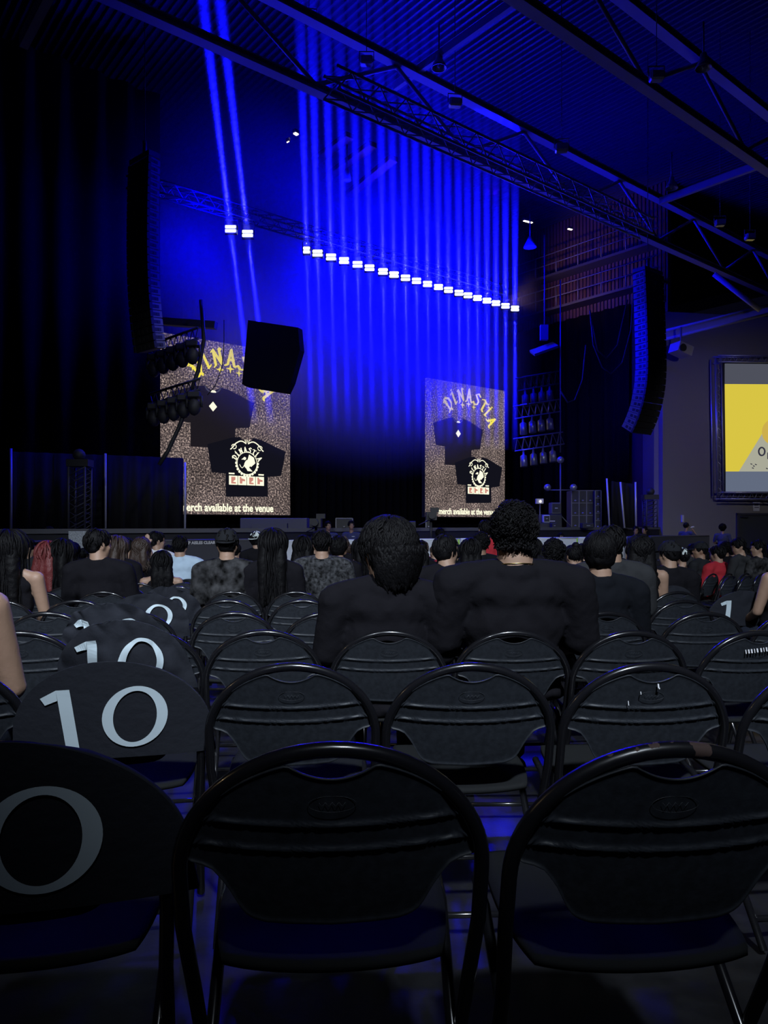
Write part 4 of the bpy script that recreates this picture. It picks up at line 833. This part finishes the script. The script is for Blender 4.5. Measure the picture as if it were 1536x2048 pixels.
def body_mesh(yaw, pitch, tank, bulk=1.0, vox=.014, arm='lap'):
    key = ('body', yaw, pitch, tank, bulk, vox, arm)
    if key in CACHE: return CACHE[key]
    bm = BM(); R = M.Translation(HEADO + V((0, 0, .0))) @ M.Rotation(math.radians(yaw), 4, 'Z') @ M.Rotation(math.radians(pitch), 4, 'X')
    head_blobs(bm, R); k = bulk
    limb(bm, [(0, .14, .95), (0, .145, 1.03), R @ V((0, -.015, .07))], [.062 * (1 + (k - 1) * 1.2), .058 * (1 + (k - 1) * .95), .057 * (1 + (k - 1) * .85)])
    ell(bm, (0, .16, .93), (.15 * k, .085 * k, .09)); ell(bm, (0, .17, .78), (.14 * k, .09 * k, .2)); ell(bm, (0, .19, .58), (.15 * k, .10 * k, .1))
    for s in (-1, 1):
        limb(bm, [(s * .03, .145, 1.01), (s * .15 * k, .155, .962)], [.042, .045 * k]); sh = V((s * .18 * k, .155, .955)); el = V((s * .215 * k, .22, .70)); wr = V((s * .08, .42, .60))
        if arm == 'raise' and s == 1: el = V((.26, .30, .98)); wr = V((.20, .36, 1.20))
        limb(bm, [sh, el, wr], [.053 * k, .040 * k, .026]); hand(bm, wr, (wr - el) + V((0, .02, 0)), -s, .5)
    me = remesh(bm, vox, 2); CACHE[key] = me; return me
def shirt_mesh(kind, bulk=1.0, vox=.016, folds=.006):
    key = ('shirt', kind, bulk, vox)
    if key in CACHE: return CACHE[key]
    k = bulk; bm = BM(); g = .012
    ell(bm, (0, .160, .915), (.155 * k + g, .092 * k + g, .10 + g)); ell(bm, (0, .17, .78), (.150 * k + g, .100 * k + g, .21)); ell(bm, (0, .185, .60), (.165 * k + g, .115 * k + g, .14)); ell(bm, (0, .20, .50), (.17 * k + g, .12 * k + g, .07))
    if kind == 'tee':
        for s in (-1, 1):
            limb(bm, [(s * .02, .146, 1.012), (s * .15 * k, .157, .968), (s * .185 * k, .157, .945)], [.060, .060 * k, .068 * k]); limb(bm, [(s * .185 * k, .157, .945), (s * .212 * k, .21, .725)], [.068 * k, .064 * k])
        kk = 1 + (k - 1) * 1.05; ell(bm, (0, .142, .998), (.082 * kk, .078 * kk, .064))
    elif kind == 'hood':
        for s in (-1, 1): limb(bm, [(s * .06, .148, 1.01), (s * .15 * k, .157, .972), (s * .19 * k, .157, .945)], [.05, .062 * k, .072 * k]); limb(bm, [(s * .19 * k, .157, .945), (s * .245 * k, .20, .70), (s * .13, .38, .60)], [.072 * k, .056 * k, .042])
        limb(bm, [(-.07, .085, .99), (0, .065, .97), (.07, .085, .99)], [.05, .055, .05])
    else:
        for s in (-1, 1): limb(bm, [(s * .085, .11, .93), (s * .085, .15, 1.005), (s * .08, .2, .97)], [.018, .012, .018])
    def dsp(c): 
        return folds * (noise.noise(V((c.x * 5, c.y * 5, c.z * 14 + abs(c.x) * 10))) + .5 * noise.noise(c * 22))
    me = remesh(bm, vox, 3, dsp); CACHE[key] = me; return me
def pants_mesh():
    if 'pants' in CACHE: return CACHE['pants']
    bm = BM(); ell(bm, (0, .2, .51), (.16, .11, .07))
    for s in (-1, 1): limb(bm, [(s * .09, .2, .515), (s * .12, .62, .51)], [.075, .060], 1); limb(bm, [(s * .12, .62, .50), (s * .12, .60, .10)], [.06, .045], 1)
    CACHE['pants'] = remesh(bm, .022, 2); return CACHE['pants']
def shoe_mesh():
    if 'shoe' in CACHE: return CACHE['shoe']
    bm = BM(); ell(bm, (0, 0, .045), (.045, .06, .045)); ell(bm, (0, .10, .035), (.045, .09, .035)); CACHE['shoe'] = remesh(bm, .012, 1); return CACHE['shoe']
def locks(bm, n, length, wave, rad, seed, hang=0.0, part=True, seg=6, spread=1.0, thin=.15, up=.0, big=1.0, low=-.25, face=.35):
    rg = random.Random(seed); cx, cz = V((0, -.016, .158)), None; r0 = V((.084, .103, .098)) * big
    for i in range(n):
        th = rg.uniform(0, 2 * PI); ph = math.acos(rg.uniform(low, 1.0)); d = V((math.sin(ph) * math.cos(th), math.sin(ph) * math.sin(th), math.cos(ph)))
        if d.y > face and d.z < .55: continue
        p = V([c + a * b for c, a, b in zip(cx, r0, d)]); pts = []; L = length * rg.uniform(.7, 1.15); st = L / seg; fx = rg.uniform(0, 6); wv = wave * rg.uniform(.5, 1.2)
        side_ = V((-d.y, d.x, 0)) * rg.uniform(-.7, .7)
        for q in range(seg + 1):
            e = V([(a - c) / b for a, c, b in zip(p, cx, r0)])
            if p.z > .09 or hang == 0:
                el = max(e.length, 1e-6); e2 = e / el
                if el < 1.02 or hang == 0 and q < seg * .8: p = V([c + a * b for c, a, b in zip(cx, e2 * (1.03 + .012 * q), r0)])
                nrm = V([a / b for a, b in zip(e2, r0)]).normalized(); dn = V((0, 0, -1)) + side_ * .7 - nrm * (V((0, 0, -1)) + side_ * .7).dot(nrm)
                if dn.length < .1: dn = V((d.x, d.y, 0)) + side_
                dn = dn.normalized() + nrm * up
            else: dn = (V((0, 0, -1)) + V((d.x, d.y * .6, 0)) * .12 * spread).normalized()
            pts.append(p + V((d.y, -d.x, 0)).normalized() * wv * math.sin(fx + q * 1.7)); p = p + dn * st
        tube(bm, pts, [rad * (1 - (1 - thin) * (q / seg) ** 2) for q in range(seg + 1)], 5)
def hair_mesh(style, q=1.0):
    key = ('hair', style, q)
    if key in CACHE: return CACHE[key]
    bm = BM(); b = BM()
    ell(b, (0, -.016, .160), (.085, .102, .098), 3)
    if style in ('short', 'bowl', 'wavy', 'fade'): ell(b, (0, -.052, .105), (.070, .055, .055 if style != 'fade' else .04))
    if style == 'wavy': ell(b, (0, -.055, .090), (.098, .080, .115), 3); ell(b, (0, -.042, .158), (.106, .112, .116), 3)
    if style == 'bowl': ell(b, (0, -.03, .13), (.092, .095, .10))
    if style == 'curly': ell(b, (0, -.030, .172), (.094, .104, .106), 3); ell(b, (0, -.060, .128), (.078, .052, .050)); 
    if style == 'afro': ell(b, (0, -.02, .17), (.115, .12, .115), 3); ell(b, (0, -.05, .09), (.09, .07, .07))
    if style in ('long', 'curlylong', 'vlong'):
        L = {'long': .20, 'curlylong': .12, 'vlong': .34}[style]
        for s in (-.045, 0, .045): limb(b, [(s, -.055, .13), (s * 1.5, -.085, 0), (s * 1.6, -.085, -L)], [.062, .052, .030])
    if style == 'ponytail': ell(b, (0, -.11, .17), (.04, .04, .04)); limb(b, [(0, -.12, .17), (0, -.15, .08), (0, -.13, -.10)], [.03, .035, .012])
    if style == 'bun': ell(b, (0, -.06, .265), (.045, .045, .04))
    base = remesh(b, .010 if q > 1 else .014, 1, lambda c: .006 * noise.noise(c * 40)); bm.from_mesh(base)
    n = int({'short': 90, 'fade': 60}.get(style, 130) * (6 if q > 1 else 1)); rr = .55 if q > 1 else 1
    if style == 'short': locks(bm, n, .07, .003, .010 * rr, 3)
    elif style == 'fade': locks(bm, n, .04, .003, .009 * rr, 4)
    elif style == 'bowl': locks(bm, n, .115, .004, .010 * rr, 5)
    elif style == 'wavy': locks(bm, n, .17, .011, .014 * rr, 6, up=.05, big=1.22, seg=8, low=-.8, face=.12)
    if style == 'wavy':
        rg = random.Random(31)
        for i in range(420):
            th = rg.uniform(PI * .93, PI * 2.07); z0 = rg.uniform(.075, .16); pts = []; fx = rg.uniform(0, 6)
            for q in range(8):
                z = z0 - .115 * q / 7 * rg.uniform(.9, 1.05); f = max(0, min(1, (.14 - z) / .16)); rx = (.113 - .030 * f ** 2) * (1 + .03 * math.sin(q * 1.6 + fx)); a = th + .09 * math.sin(fx + q * 1.2)
                pts.append((rx * math.cos(a), -.052 + rx * 1.0 * math.sin(a) * (1 - .12 * f), z))
            tube(bm, pts, [.010, .011, .011, .011, .010, .009, .007, .003], 5)
    elif style == 'long': locks(bm, n, .40, .006, .012 * rr, 7, 1, seg=10)
    elif style == 'vlong': locks(bm, n, .55, .006, .013 * rr, 8, 1, seg=12)
    elif style == 'curlylong': locks(bm, n * 2, .30, .022, .012 * rr, 9, 1, seg=12, spread=3)
    elif style in ('ponytail', 'bun'): locks(bm, n // 2, .09, .002, .008 * rr, 10)
    if style in ('curly', 'afro'):
        rg = random.Random(5); R0 = (.094, .104, .106) if style == 'curly' else (.115, .12, .115)
        for i in range(900 if q > 1 else 220):
            th, cz = rg.uniform(0, 2 * PI), rg.uniform(-.75, 1); sn = math.sqrt(1 - cz * cz); d = V((sn * math.cos(th), sn * math.sin(th), cz))
            if d.y > .3 and d.z < .5: continue
            p = V((0, -.03, .17)) + V([a * b_ for a, b_ in zip(d, R0)]) * rg.uniform(.97, 1.06); r = rg.uniform(.005, .010) * (1 if q > 1 else 1.8); ax = d.orthogonal().normalized(); bx = d.cross(ax)
            tube(bm, [p + (ax * math.cos(a) + bx * math.sin(a)) * r + d * (.0012 * a) for a in (0, 1.3, 2.6, 3.9, 5.2, 6.3)], .0028 if q > 1 else .006, 4)
        if style == 'curly':
            for i in range(260 if q > 1 else 60):
                th = rg.uniform(PI * 1.0, PI * 2.0); z = rg.uniform(.085, .13); p = V((.08 * math.cos(th), -.05 + .062 * math.sin(th), z)); tube(bm, [p, p + V((rg.uniform(-.006, .006), -.006, -.008)), p + V((rg.uniform(-.01, .01), -.008, -.016))], [.004, .004, .002], 4)
    me = bpy.data.meshes.new('hair_' + style); bm.to_mesh(me); bm.free()
    for p in me.polygons: p.use_smooth = True
    CACHE[key] = me; return me
def cap_mesh(back):
    key = ('cap', back)
    if key in CACHE: return CACHE[key]
    bm = BM(); vs = bmesh.ops.create_uvsphere(bm, u_segments=24, v_segments=14, radius=1)['verts']; bmesh.ops.delete(bm, geom=[v for v in vs if v.co.z < -.02], context='VERTS')
    bmesh.ops.transform(bm, matrix=M.Translation((0, -.012, .165)) @ M.Diagonal((.093, .110, .100, 1)), verts=bm.verts)
    s = -1 if back else 1; a = []
    top = [bm.verts.new((.075 * math.cos(t), s * (.085 + .075 * math.sin(t)), .160 - .012 * math.sin(t))) for t in [PI * i / 12 for i in range(13)]]; lo = [bm.verts.new(v.co - V((0, 0, .006))) for v in top]
    bm.faces.new(top); bm.faces.new(list(reversed(lo)))
    for i in range(12): bm.faces.new((top[i], lo[i], lo[i + 1], top[i + 1]))
    ell(bm, (0, -.012, .266), (.008, .008, .005), 1)
    me = bpy.data.meshes.new('cap'); bm.to_mesh(me); bm.free()
    for p in me.polygons: p.use_smooth = True
    CACHE[key] = me; return me
def omat(o, m): 
    o.material_slots[0].link = 'OBJECT'; o.material_slots[0].material = m
def part(name, me, m, parent, mx=None):
    if not me.materials: me.materials.append(m)
    o = bpy.data.objects.new(name, me); col.objects.link(o); o.parent = parent; omat(o, m)
    if mx is not None: o.matrix_local = mx
    return o
def person(x, y, label, style='short', shirt=BLACKTEE, kind='tee', yaw=0, pitch=0, skin=SKIN, hairm=HAIR, bulk=1.0, dz=0.0, rz=.06, cap=None, capback=False, q=1.0, sc=1.0, arm='lap', full=True, group=None, vox=None, z=None):
    yaw = round(yaw / 15) * 15 if vox is None else yaw; pitch = round(pitch / 8) * 8
    vx = vox or (.017 if q == 1 else .010)
    o = part('person', body_mesh(yaw, pitch, kind, bulk, vx, arm), skin, None); o.location = (x, y, (fz(y) if z is None else z) + dz); o.rotation_euler = (0, 0, rz); o.scale = (sc, sc, sc)
    tag(o, label, 'person', group)
    part('shirt', shirt_mesh(kind, bulk, .017 if q == 1 else .011), shirt, o)
    hm = M.Translation(HEADO) @ M.Rotation(math.radians(yaw), 4, 'Z') @ M.Rotation(math.radians(pitch), 4, 'X')
    part('hair', hair_mesh(style, q), hairm, o, hm)
    if cap: part('cap', cap_mesh(capback), cap, o, hm)
    if full:
        part('trousers', pants_mesh(), DENIM, o)
        for s in (-1, 1): part('shoe', shoe_mesh(), CAPB, o, M.Translation((s * .12, .60, -dz + .0)))
    return o
def seated(k, px, label, **kw):
    D = RD[k - 1] + .02; return person((px - 768) * (D + .16) / F, D, label, **kw)
WHERE = 'people seated before the stage'
# the two men in front
man1 = seated(3, 776, 'seated person with thick wavy black hair and loose black shirt, face turned left', style='wavy', shirt=BLACKTEE, yaw=48, pitch=-4, bulk=1.16, q=2, vox=.010, group=WHERE, dz=-.045, sc=1.0)
man2 = seated(3, 1033, 'broad seated person with short curly black hair, black shirt and thin neck chain', style='curly', shirt=BLACKTEE, yaw=-12, bulk=1.42, q=2, vox=.010, group=WHERE, dz=.02, skin=SKIN)
bm = BM(); tube(bm, [(.083 * math.cos(a), .147 + .080 * math.sin(a), 1.035 - .012 * math.sin(a)) for a in [2 * PI * i / 40 for i in range(40)]], .0022, 6, closed=True); obj('necklace', bm, GOLD, man2)
seated(4, 1203, 'seated person with smooth straight black bowl cut hair and dark collared shirt', style='bowl', shirt=DARKTEE, yaw=-14, bulk=1.12, q=2, vox=.012, group=WHERE, dz=-.06)
p5 = seated(5, 1224, 'broad seated person in a grey tee with white back print, behind the bowl cut', style='short', shirt=GREYTEE, yaw=0, bulk=1.25, group=WHERE, dz=-.0)
bm = BM()
for s, n_ in ((-1, 0), (1, 1)):
    for i in range(3): tube(bm, [(s * .10 + .028 * (1 - i * .25) * math.cos(a), .045, .90 - .055 * i * .6 + .03 * math.sin(a)) for a in [j * .6 for j in range(9)]], .0022, 4)
obj('back_print', bm, PRINTW, p5)
seated(5, 22, 'seated person with very long straight black hair and strappy dark top, left edge', style='vlong', shirt=BLACKTEE, kind='tank', yaw=-8, group=WHERE, dz=-.03, q=2, vox=.012)
person(-1.345, 2.05, 'person at the left edge of whom only a bare arm and long hair show', style='vlong', shirt=BLACKTEE, kind='tank', yaw=0, group=WHERE, hairm=HAIRB, q=2, vox=.012, dz=-.02, z=fz(2.05))
R_ = [  # row, bearing, label, options
 (6, 548, 'seated person with long loose black hair right of the patterned shirt and backward cap', dict(style='vlong', q=1, dz=.0)),
 (6, 457, 'seated person in a black patterned shirt with a backward dark cap', dict(style='fade', shirt=PATTERN, cap=CAPB, capback=True, bulk=1.15, dz=.0)),
 (6, 896, 'seated person in a black tee with head turned right between the two large men', dict(style='bowl', yaw=-60, bulk=1.2, dz=-.05)),
 (6, 1283, 'bare shouldered seated person with wavy shoulder length black hair', dict(style='curlylong', kind='tank', yaw=-15, dz=-.05)),
 (7, 646, 'seated person in a grey patterned hooded jacket with short dark hair', dict(style='short', shirt=JACKET, kind='hood', bulk=1.15, dz=.02)),
 (7, 1340, 'seated person in black with a black cap left of the black and white jersey', dict(style='fade', cap=CAPB, bulk=1.15, yaw=30, dz=-.08)),
 (7, 1108, 'seated person with short black curls in a dark top right of the big curly head', dict(style='curly', yaw=0, dz=-.08)),
 (6, 200, 'seated person in a black shirt with short black hair left of the covered seats', dict(style='short', bulk=1.15, yaw=-45, dz=.0)),
 (7, 100, 'seated person with straight dark red hair and a bare shoulder', dict(style='long', hairm=HAIRR, kind='tank', yaw=-15, dz=-.08)),
 (7, 130, 'seated person with dark hair and bare shoulder right of the red haired one', dict(style='long', kind='tank', yaw=-30, dz=-.06)),
 (8, 610, 'seated person with shoulder length black hair left of the grey patterned jacket', dict(style='long', kind='tank', yaw=-15)),
 (8, 679, 'seated person with short neat dark hair right of the grey patterned jacket', dict(style='bowl', yaw=-15)),
 (8, 238, 'seated person with straight brown hair turning right in the left crowd', dict(style='long', hairm=HAIRB, yaw=-45)),
 (8, 325, 'bare shouldered seated person with long dark hair bending left of the pale blue shirt', dict(style='long', kind='tank', yaw=15, dz=-.16)),
 (8, 838, 'seated person with thin strap over a bare shoulder, right of the wavy haired man', dict(style='long', kind='tank', dz=-.12)),
 (8, 942, 'seated person with long dark hair right of the profile in black tee', dict(style='long', dz=-.03)),
 (9, 362, 'seated person in a pale blue collared shirt at the end of the covered seats', dict(style='short', shirt=LIGHTBLUE, bulk=1.2, dz=.02)),
 (9, 285, 'seated person with long wavy brown hair left of the pale blue shirt', dict(style='curlylong', hairm=HAIRB, yaw=-15)),
 (9, 256, 'seated person raising a bare hand beside the long wavy brown hair', dict(style='short', arm='raise', yaw=-30, kind='tank')),
 (10, 316, 'seated person in a white shirt turning right before the lettered barrier', dict(style='short', shirt=WHITE, yaw=-60, dz=.1)),
 (11, 515, 'person in a white cap below the bright caption of the left screen', dict(style='short', cap=CAPW, capback=True, yaw=-30, dz=.12)),
 (8, 1062, 'seated person in a pale grey shirt half hidden by the big curly head', dict(style='short', shirt=WHITE, dz=-.06)),
 (10, 972, 'person in a red and black top standing out left of the big curly head', dict(style='short', shirt=REDTEE, dz=.25)),
 (11, 1412, 'seated person in black cap and black and white jersey at right', dict(style='fade', shirt=CAPB, cap=CAPB, yaw=45, rz=.7, dz=-.03, skin=SKIN2, bulk=1.1)),
 (11, 1445, 'seated person in a bright red tee hunched behind the turned chairs', dict(style='short', shirt=REDTEE, yaw=15, rz=.6, dz=-.08, bulk=1.25)),
 (11, 1492, 'seated person in a dark grey jacket looking down left near the right edge', dict(style='short', shirt=GREYTEE, kind='hood', yaw=60, pitch=-16, rz=.6, dz=.03)),
 (11, 1526, 'seated person in a black jacket with white marks at the right edge', dict(style='short', shirt=PATTERN, kind='hood', yaw=60, rz=.6, dz=-.0)),
 (11, 1373, 'person in a white cap holding a phone left of the black and white jersey', dict(style='short', cap=CAPW, yaw=0, rz=.5, dz=-.12, kind='tank')),
]
occ = {}
def near(k, px, w_=.42):
    return any(abs(px - q) < w_ * F / RD[k - 1] for q in occ.get(k, []))
for k, px, lb, kw in R_:
    kw = dict(kw); kw.setdefault('group', WHERE); seated(k, px, lb, **kw); occ.setdefault(k, []).append(px)
# pale stripe on the jersey, phone in hand, bare arm at the right edge
b = pt(1401, 1122, 10.9); bm = BM(); prism(bm, [pt(x, y, 11.28) for x, y in ((1387, 1148), (1396, 1132), (1412, 1120), (1417, 1121), (1402, 1134), (1394, 1150))], (0, .02, 0)); 
person(3.14, 5.55, 'person at the right edge of whom only a bare shoulder and arm show', style='short', kind='tank', rz=.5, group=WHERE, dz=-.05)
bm.free()
o = thing('phone', 'lit phone with a red top edge held up in the crowd left of the jacket', 'phone', pt(559, 1090, 13.5)); bm = BM(); box(bm, (-.04, -.004, -.10), (.04, .004, .07)); obj('body', bm, SIGNW, o); bm = BM(); box(bm, (-.045, -.01, .0), (.045, .01, .075)); obj('case_top', bm, REDM, o)
bm = BM(); limb(bm, [pt(560, 1140, 13.6), pt(561, 1112, 13.5)], [.04, .03]); hand(bm, pt(561, 1110, 13.5), (0, 0, 1), 1, .7)
bm.free()
# the rest of the audience
styles = ['short', 'short', 'long', 'curlylong', 'bowl', 'curly', 'fade', 'long', 'ponytail', 'vlong', 'bun', 'cap']
DESC = {'short': 'short dark hair', 'long': 'long dark hair', 'curlylong': 'wavy long hair', 'bowl': 'smooth bowl cut', 'curly': 'curly dark hair', 'fade': 'close cropped hair', 'ponytail': 'a ponytail', 'vlong': 'very long hair', 'bun': 'a top bun', 'cap': 'a dark cap'}
SHD = [(BLACKTEE, 'black'), (BLACKTEE, 'black'), (DARKTEE, 'navy'), (GREYTEE, 'grey'), (DARKTEE, 'navy'), (WHITE, 'white'), (BLACKTEE, 'black'), (REDTEE, 'red')]
rg = random.Random(23); cnt = 0
for k in range(7, 17):
    D = RD[k - 1]; xs = []
    if k >= 9: xs = [(j, rowx(k, j)) for j in range(-10, 22)]
    else: xs = [(j, rowx(k, j)) for j in list(range(-7, -2)) + list(range(3, 8))]
    for j, x in xs:
        px = 768 + F * x / D
        if px < -25 or px > 1560 or near(k, px): continue
        if k < 9 and rg.random() > .45: continue
        if k >= 9 and rg.random() > (.62 if k < 11 else .8): continue
        if k in (9, 10) and 400 < px < 600: continue
        if k > 9 and (350 < px < 440 or 565 < px < 600): continue
        if k <= 10 and 1290 < px: continue
        if k == 9 and j == -1: continue
        st = rg.choice(styles); sh, sn = rg.choice(SHD); 
        if sn in ('white', 'red') and rg.random() < .6: sh, sn = BLACKTEE, 'black'
        lb = 'person, %s, %s top, %s row, %s the 10 covers' % (DESC[st], sn, ORD[k], side(j) if j != -1 else 'in line with')
        kw = dict(style='fade' if st == 'cap' else st, cap=CAPB if st == 'cap' else None, shirt=sh, yaw=rg.choice([-45, -30, -15, 0, 0, 0, 15, 30]), dz=rg.uniform(-.10, .06) if k < 11 else rg.uniform(-.17, .0), full=False, group='crowd nearer the stage', skin=rg.choice([SKIN, SKIN2]), hairm=rg.choice([HAIR, HAIR, HAIR, HAIRB]), kind='tank' if st in ('long', 'ponytail') and rg.random() < .4 else 'tee', bulk=rg.choice([1.0, 1.15]))
        person(x + rg.uniform(-.08, .08), D + .05, lb, **kw); cnt += 1

# ------------------------------------------------------------------ staff: standing guards and crew
def standing(p, label, rz=PI, yaw=0, pose='rest', shirt=GUARD, style='fade', cap=None, skin=SKIN2, lean=0.0):
    bm = BM(); HO = V((0, .02 + lean, 1.50)); R = M.Translation(HO) @ M.Rotation(math.radians(yaw), 4, 'Z'); head_blobs(bm, R)
    limb(bm, [(0, lean, 1.40), R @ V((0, -.01, .06))], [.06, .055]); ell(bm, (0, lean, 1.28), (.17, .10, .15)); ell(bm, (0, lean * .5, 1.05), (.15, .10, .2))
    arms = {}
    for s in (-1, 1):
        sh = V((s * .20, lean, 1.38))
        if pose == 'cross': el, wr = V((s * .27, .12 + lean, 1.12)), V((-s * .04, .30 + lean, 1.13 + .03 * s))
        elif pose == 'drink' and s == 1: el, wr = V((.30, .18, 1.25)), V((.12, .26, 1.48))
        elif pose == 'one' and s == -1: el, wr = V((-.26, .08, 1.14)), V((-.10, .30, 1.06))
        else: el, wr = V((s * .27, .02, 1.10)), V((s * .26, .10, .86))
        arms[s] = (sh, el, wr); limb(bm, [sh, el, wr], [.055, .042, .028]); hand(bm, wr, wr - el, -s, .5)
    for s in (-1, 1): limb(bm, [(s * .09, 0, .9), (s * .10, .02, .5), (s * .10, 0, .08)], [.08, .055, .035]); limb(bm, [(s * .10, 0, .05), (s * .10, .14, .04)], [.045, .035], 1)
    o = obj('person', remesh(bm, .014, 2), skin); o.location = p; o.rotation_euler = (0, 0, rz); tag(o, label, 'person', 'staff by the stage')
    b = BM(); ell(b, (0, lean, 1.28), (.185, .118, .17)); ell(b, (0, lean * .5, 1.06), (.17, .125, .2)); limb(b, [(-.17, lean, 1.39), (.17, lean, 1.39)], [.068, .068])
    for s in (-1, 1): sh, el, wr = arms[s]; limb(b, [sh, sh.lerp(el, .75)], [.070, .062])
    obj('shirt', remesh(b, .016, 3, lambda c: .005 * noise.noise(c * 14)), shirt, o)
    b = BM(); ell(b, (0, 0, .92), (.165, .12, .12))
    for s in (-1, 1): limb(b, [(s * .09, 0, .9), (s * .10, .02, .5), (s * .10, 0, .09)], [.095, .072, .056], 1)
    obj('trousers', remesh(b, .02, 2), DENIM, o)
    part('hair', hair_mesh(style), HAIR, o, R)
    if cap: part('cap', cap_mesh(False), cap, o, R)
    for s in (-1, 1):
        b = BM(); ell(b, R @ V((s * .030, .088, .132)), (.011, .006, .006), 1); obj('eye', b, EYEW, o); b = BM(); ell(b, R @ V((s * .030, .0935, .132)), (.005, .003, .005), 1); obj('pupil', b, HAIR, o); b = BM(); ell(b, R @ V((s * .031, .095, .150)), (.017, .004, .004), 1); obj('eyebrow', b, HAIR, o)
    b = BM(); ell(b, R @ V((0, .099, .058)), (.02, .004, .006), 1); obj('mouth', b, LIP, o)
    b = BM(); box(b, (-.13, .115 + lean, 1.33), (-.05, .125 + lean, 1.345)); obj('name_tape', b, PRINTW, o)
    return o
g = standing((pt(656, 0, 19.2).x, 19.2, .09), 'guard in a navy polo leaning with crossed arms on the pale barrier', rz=PI + .2, yaw=15, pose='cross')
g = standing((pt(703, 0, 19.6).x, 19.6, .1), 'guard in navy uniform with a white pass, right of the crossed arm guard', rz=PI - .3, yaw=30, pose='one')
b = BM(); box(b, (.05, .115, 1.10), (.11, .125, 1.20)); obj('pass_card', b, PRINTW, g)
standing((pt(97, 0, 16.6).x, 16.6, -.05), 'dark haired guard looking left beside the barrier at far left', rz=PI + .2, yaw=-50, style='bowl', skin=SKIN)
standing((pt(317, 0, 17.6).x, 17.6, -.12), 'guard in black with an emblem on the chest above the lettered barrier', rz=PI, yaw=10, pose='cross', shirt=BLACKTEE)
g = standing((pt(1372, 0, 25.5).x, 25.5, .07), 'guard in a dark cap drinking from a bottle before the beige wall', rz=-.9, yaw=0, pose='drink', cap=CAPB)
b = BM(); tube(b, [(.10, .34, 1.60), (.08, .22, 1.585), (.08, .16, 1.58)], [.03, .03, .012], 8); bt = obj('drink_bottle', b, SIGNW); bt.matrix_world = M.Translation(g.location) @ M.Rotation(-.9, 4, 'Z'); tag(bt, 'small bottle raised by the guard before the beige wall', 'bottle')
standing((pt(1445, 0, 25.5).x, 25.5, .0), 'person with bushy dark hair standing before the beige wall left of the door', rz=-.4, style='afro', pose='one')
standing((pt(1272, 0, 22.5).x, 22.5, -.05), 'crew member in a blue lit shirt at the right end of the pale barrier', rz=2.6, yaw=20, pose='rest')
standing((pt(1290, 0, 23.0).x, 23.0, -.05), 'second crew member close behind the one at the pale barrier end', rz=2.0, yaw=20, pose='cross')
standing((pt(880, 0, 20.0).x, 20.0, -.1), 'camera operator with long dark hair beside the right hand video camera', rz=.5, style='long', shirt=BLACKTEE, skin=SKIN, pose='one')
standing((pt(1122, 0, 22.0).x, 22.0, -.25), 'dark haired crew member in blue light behind the barrier below the amplifier', rz=PI - .4, yaw=30, style='bowl')
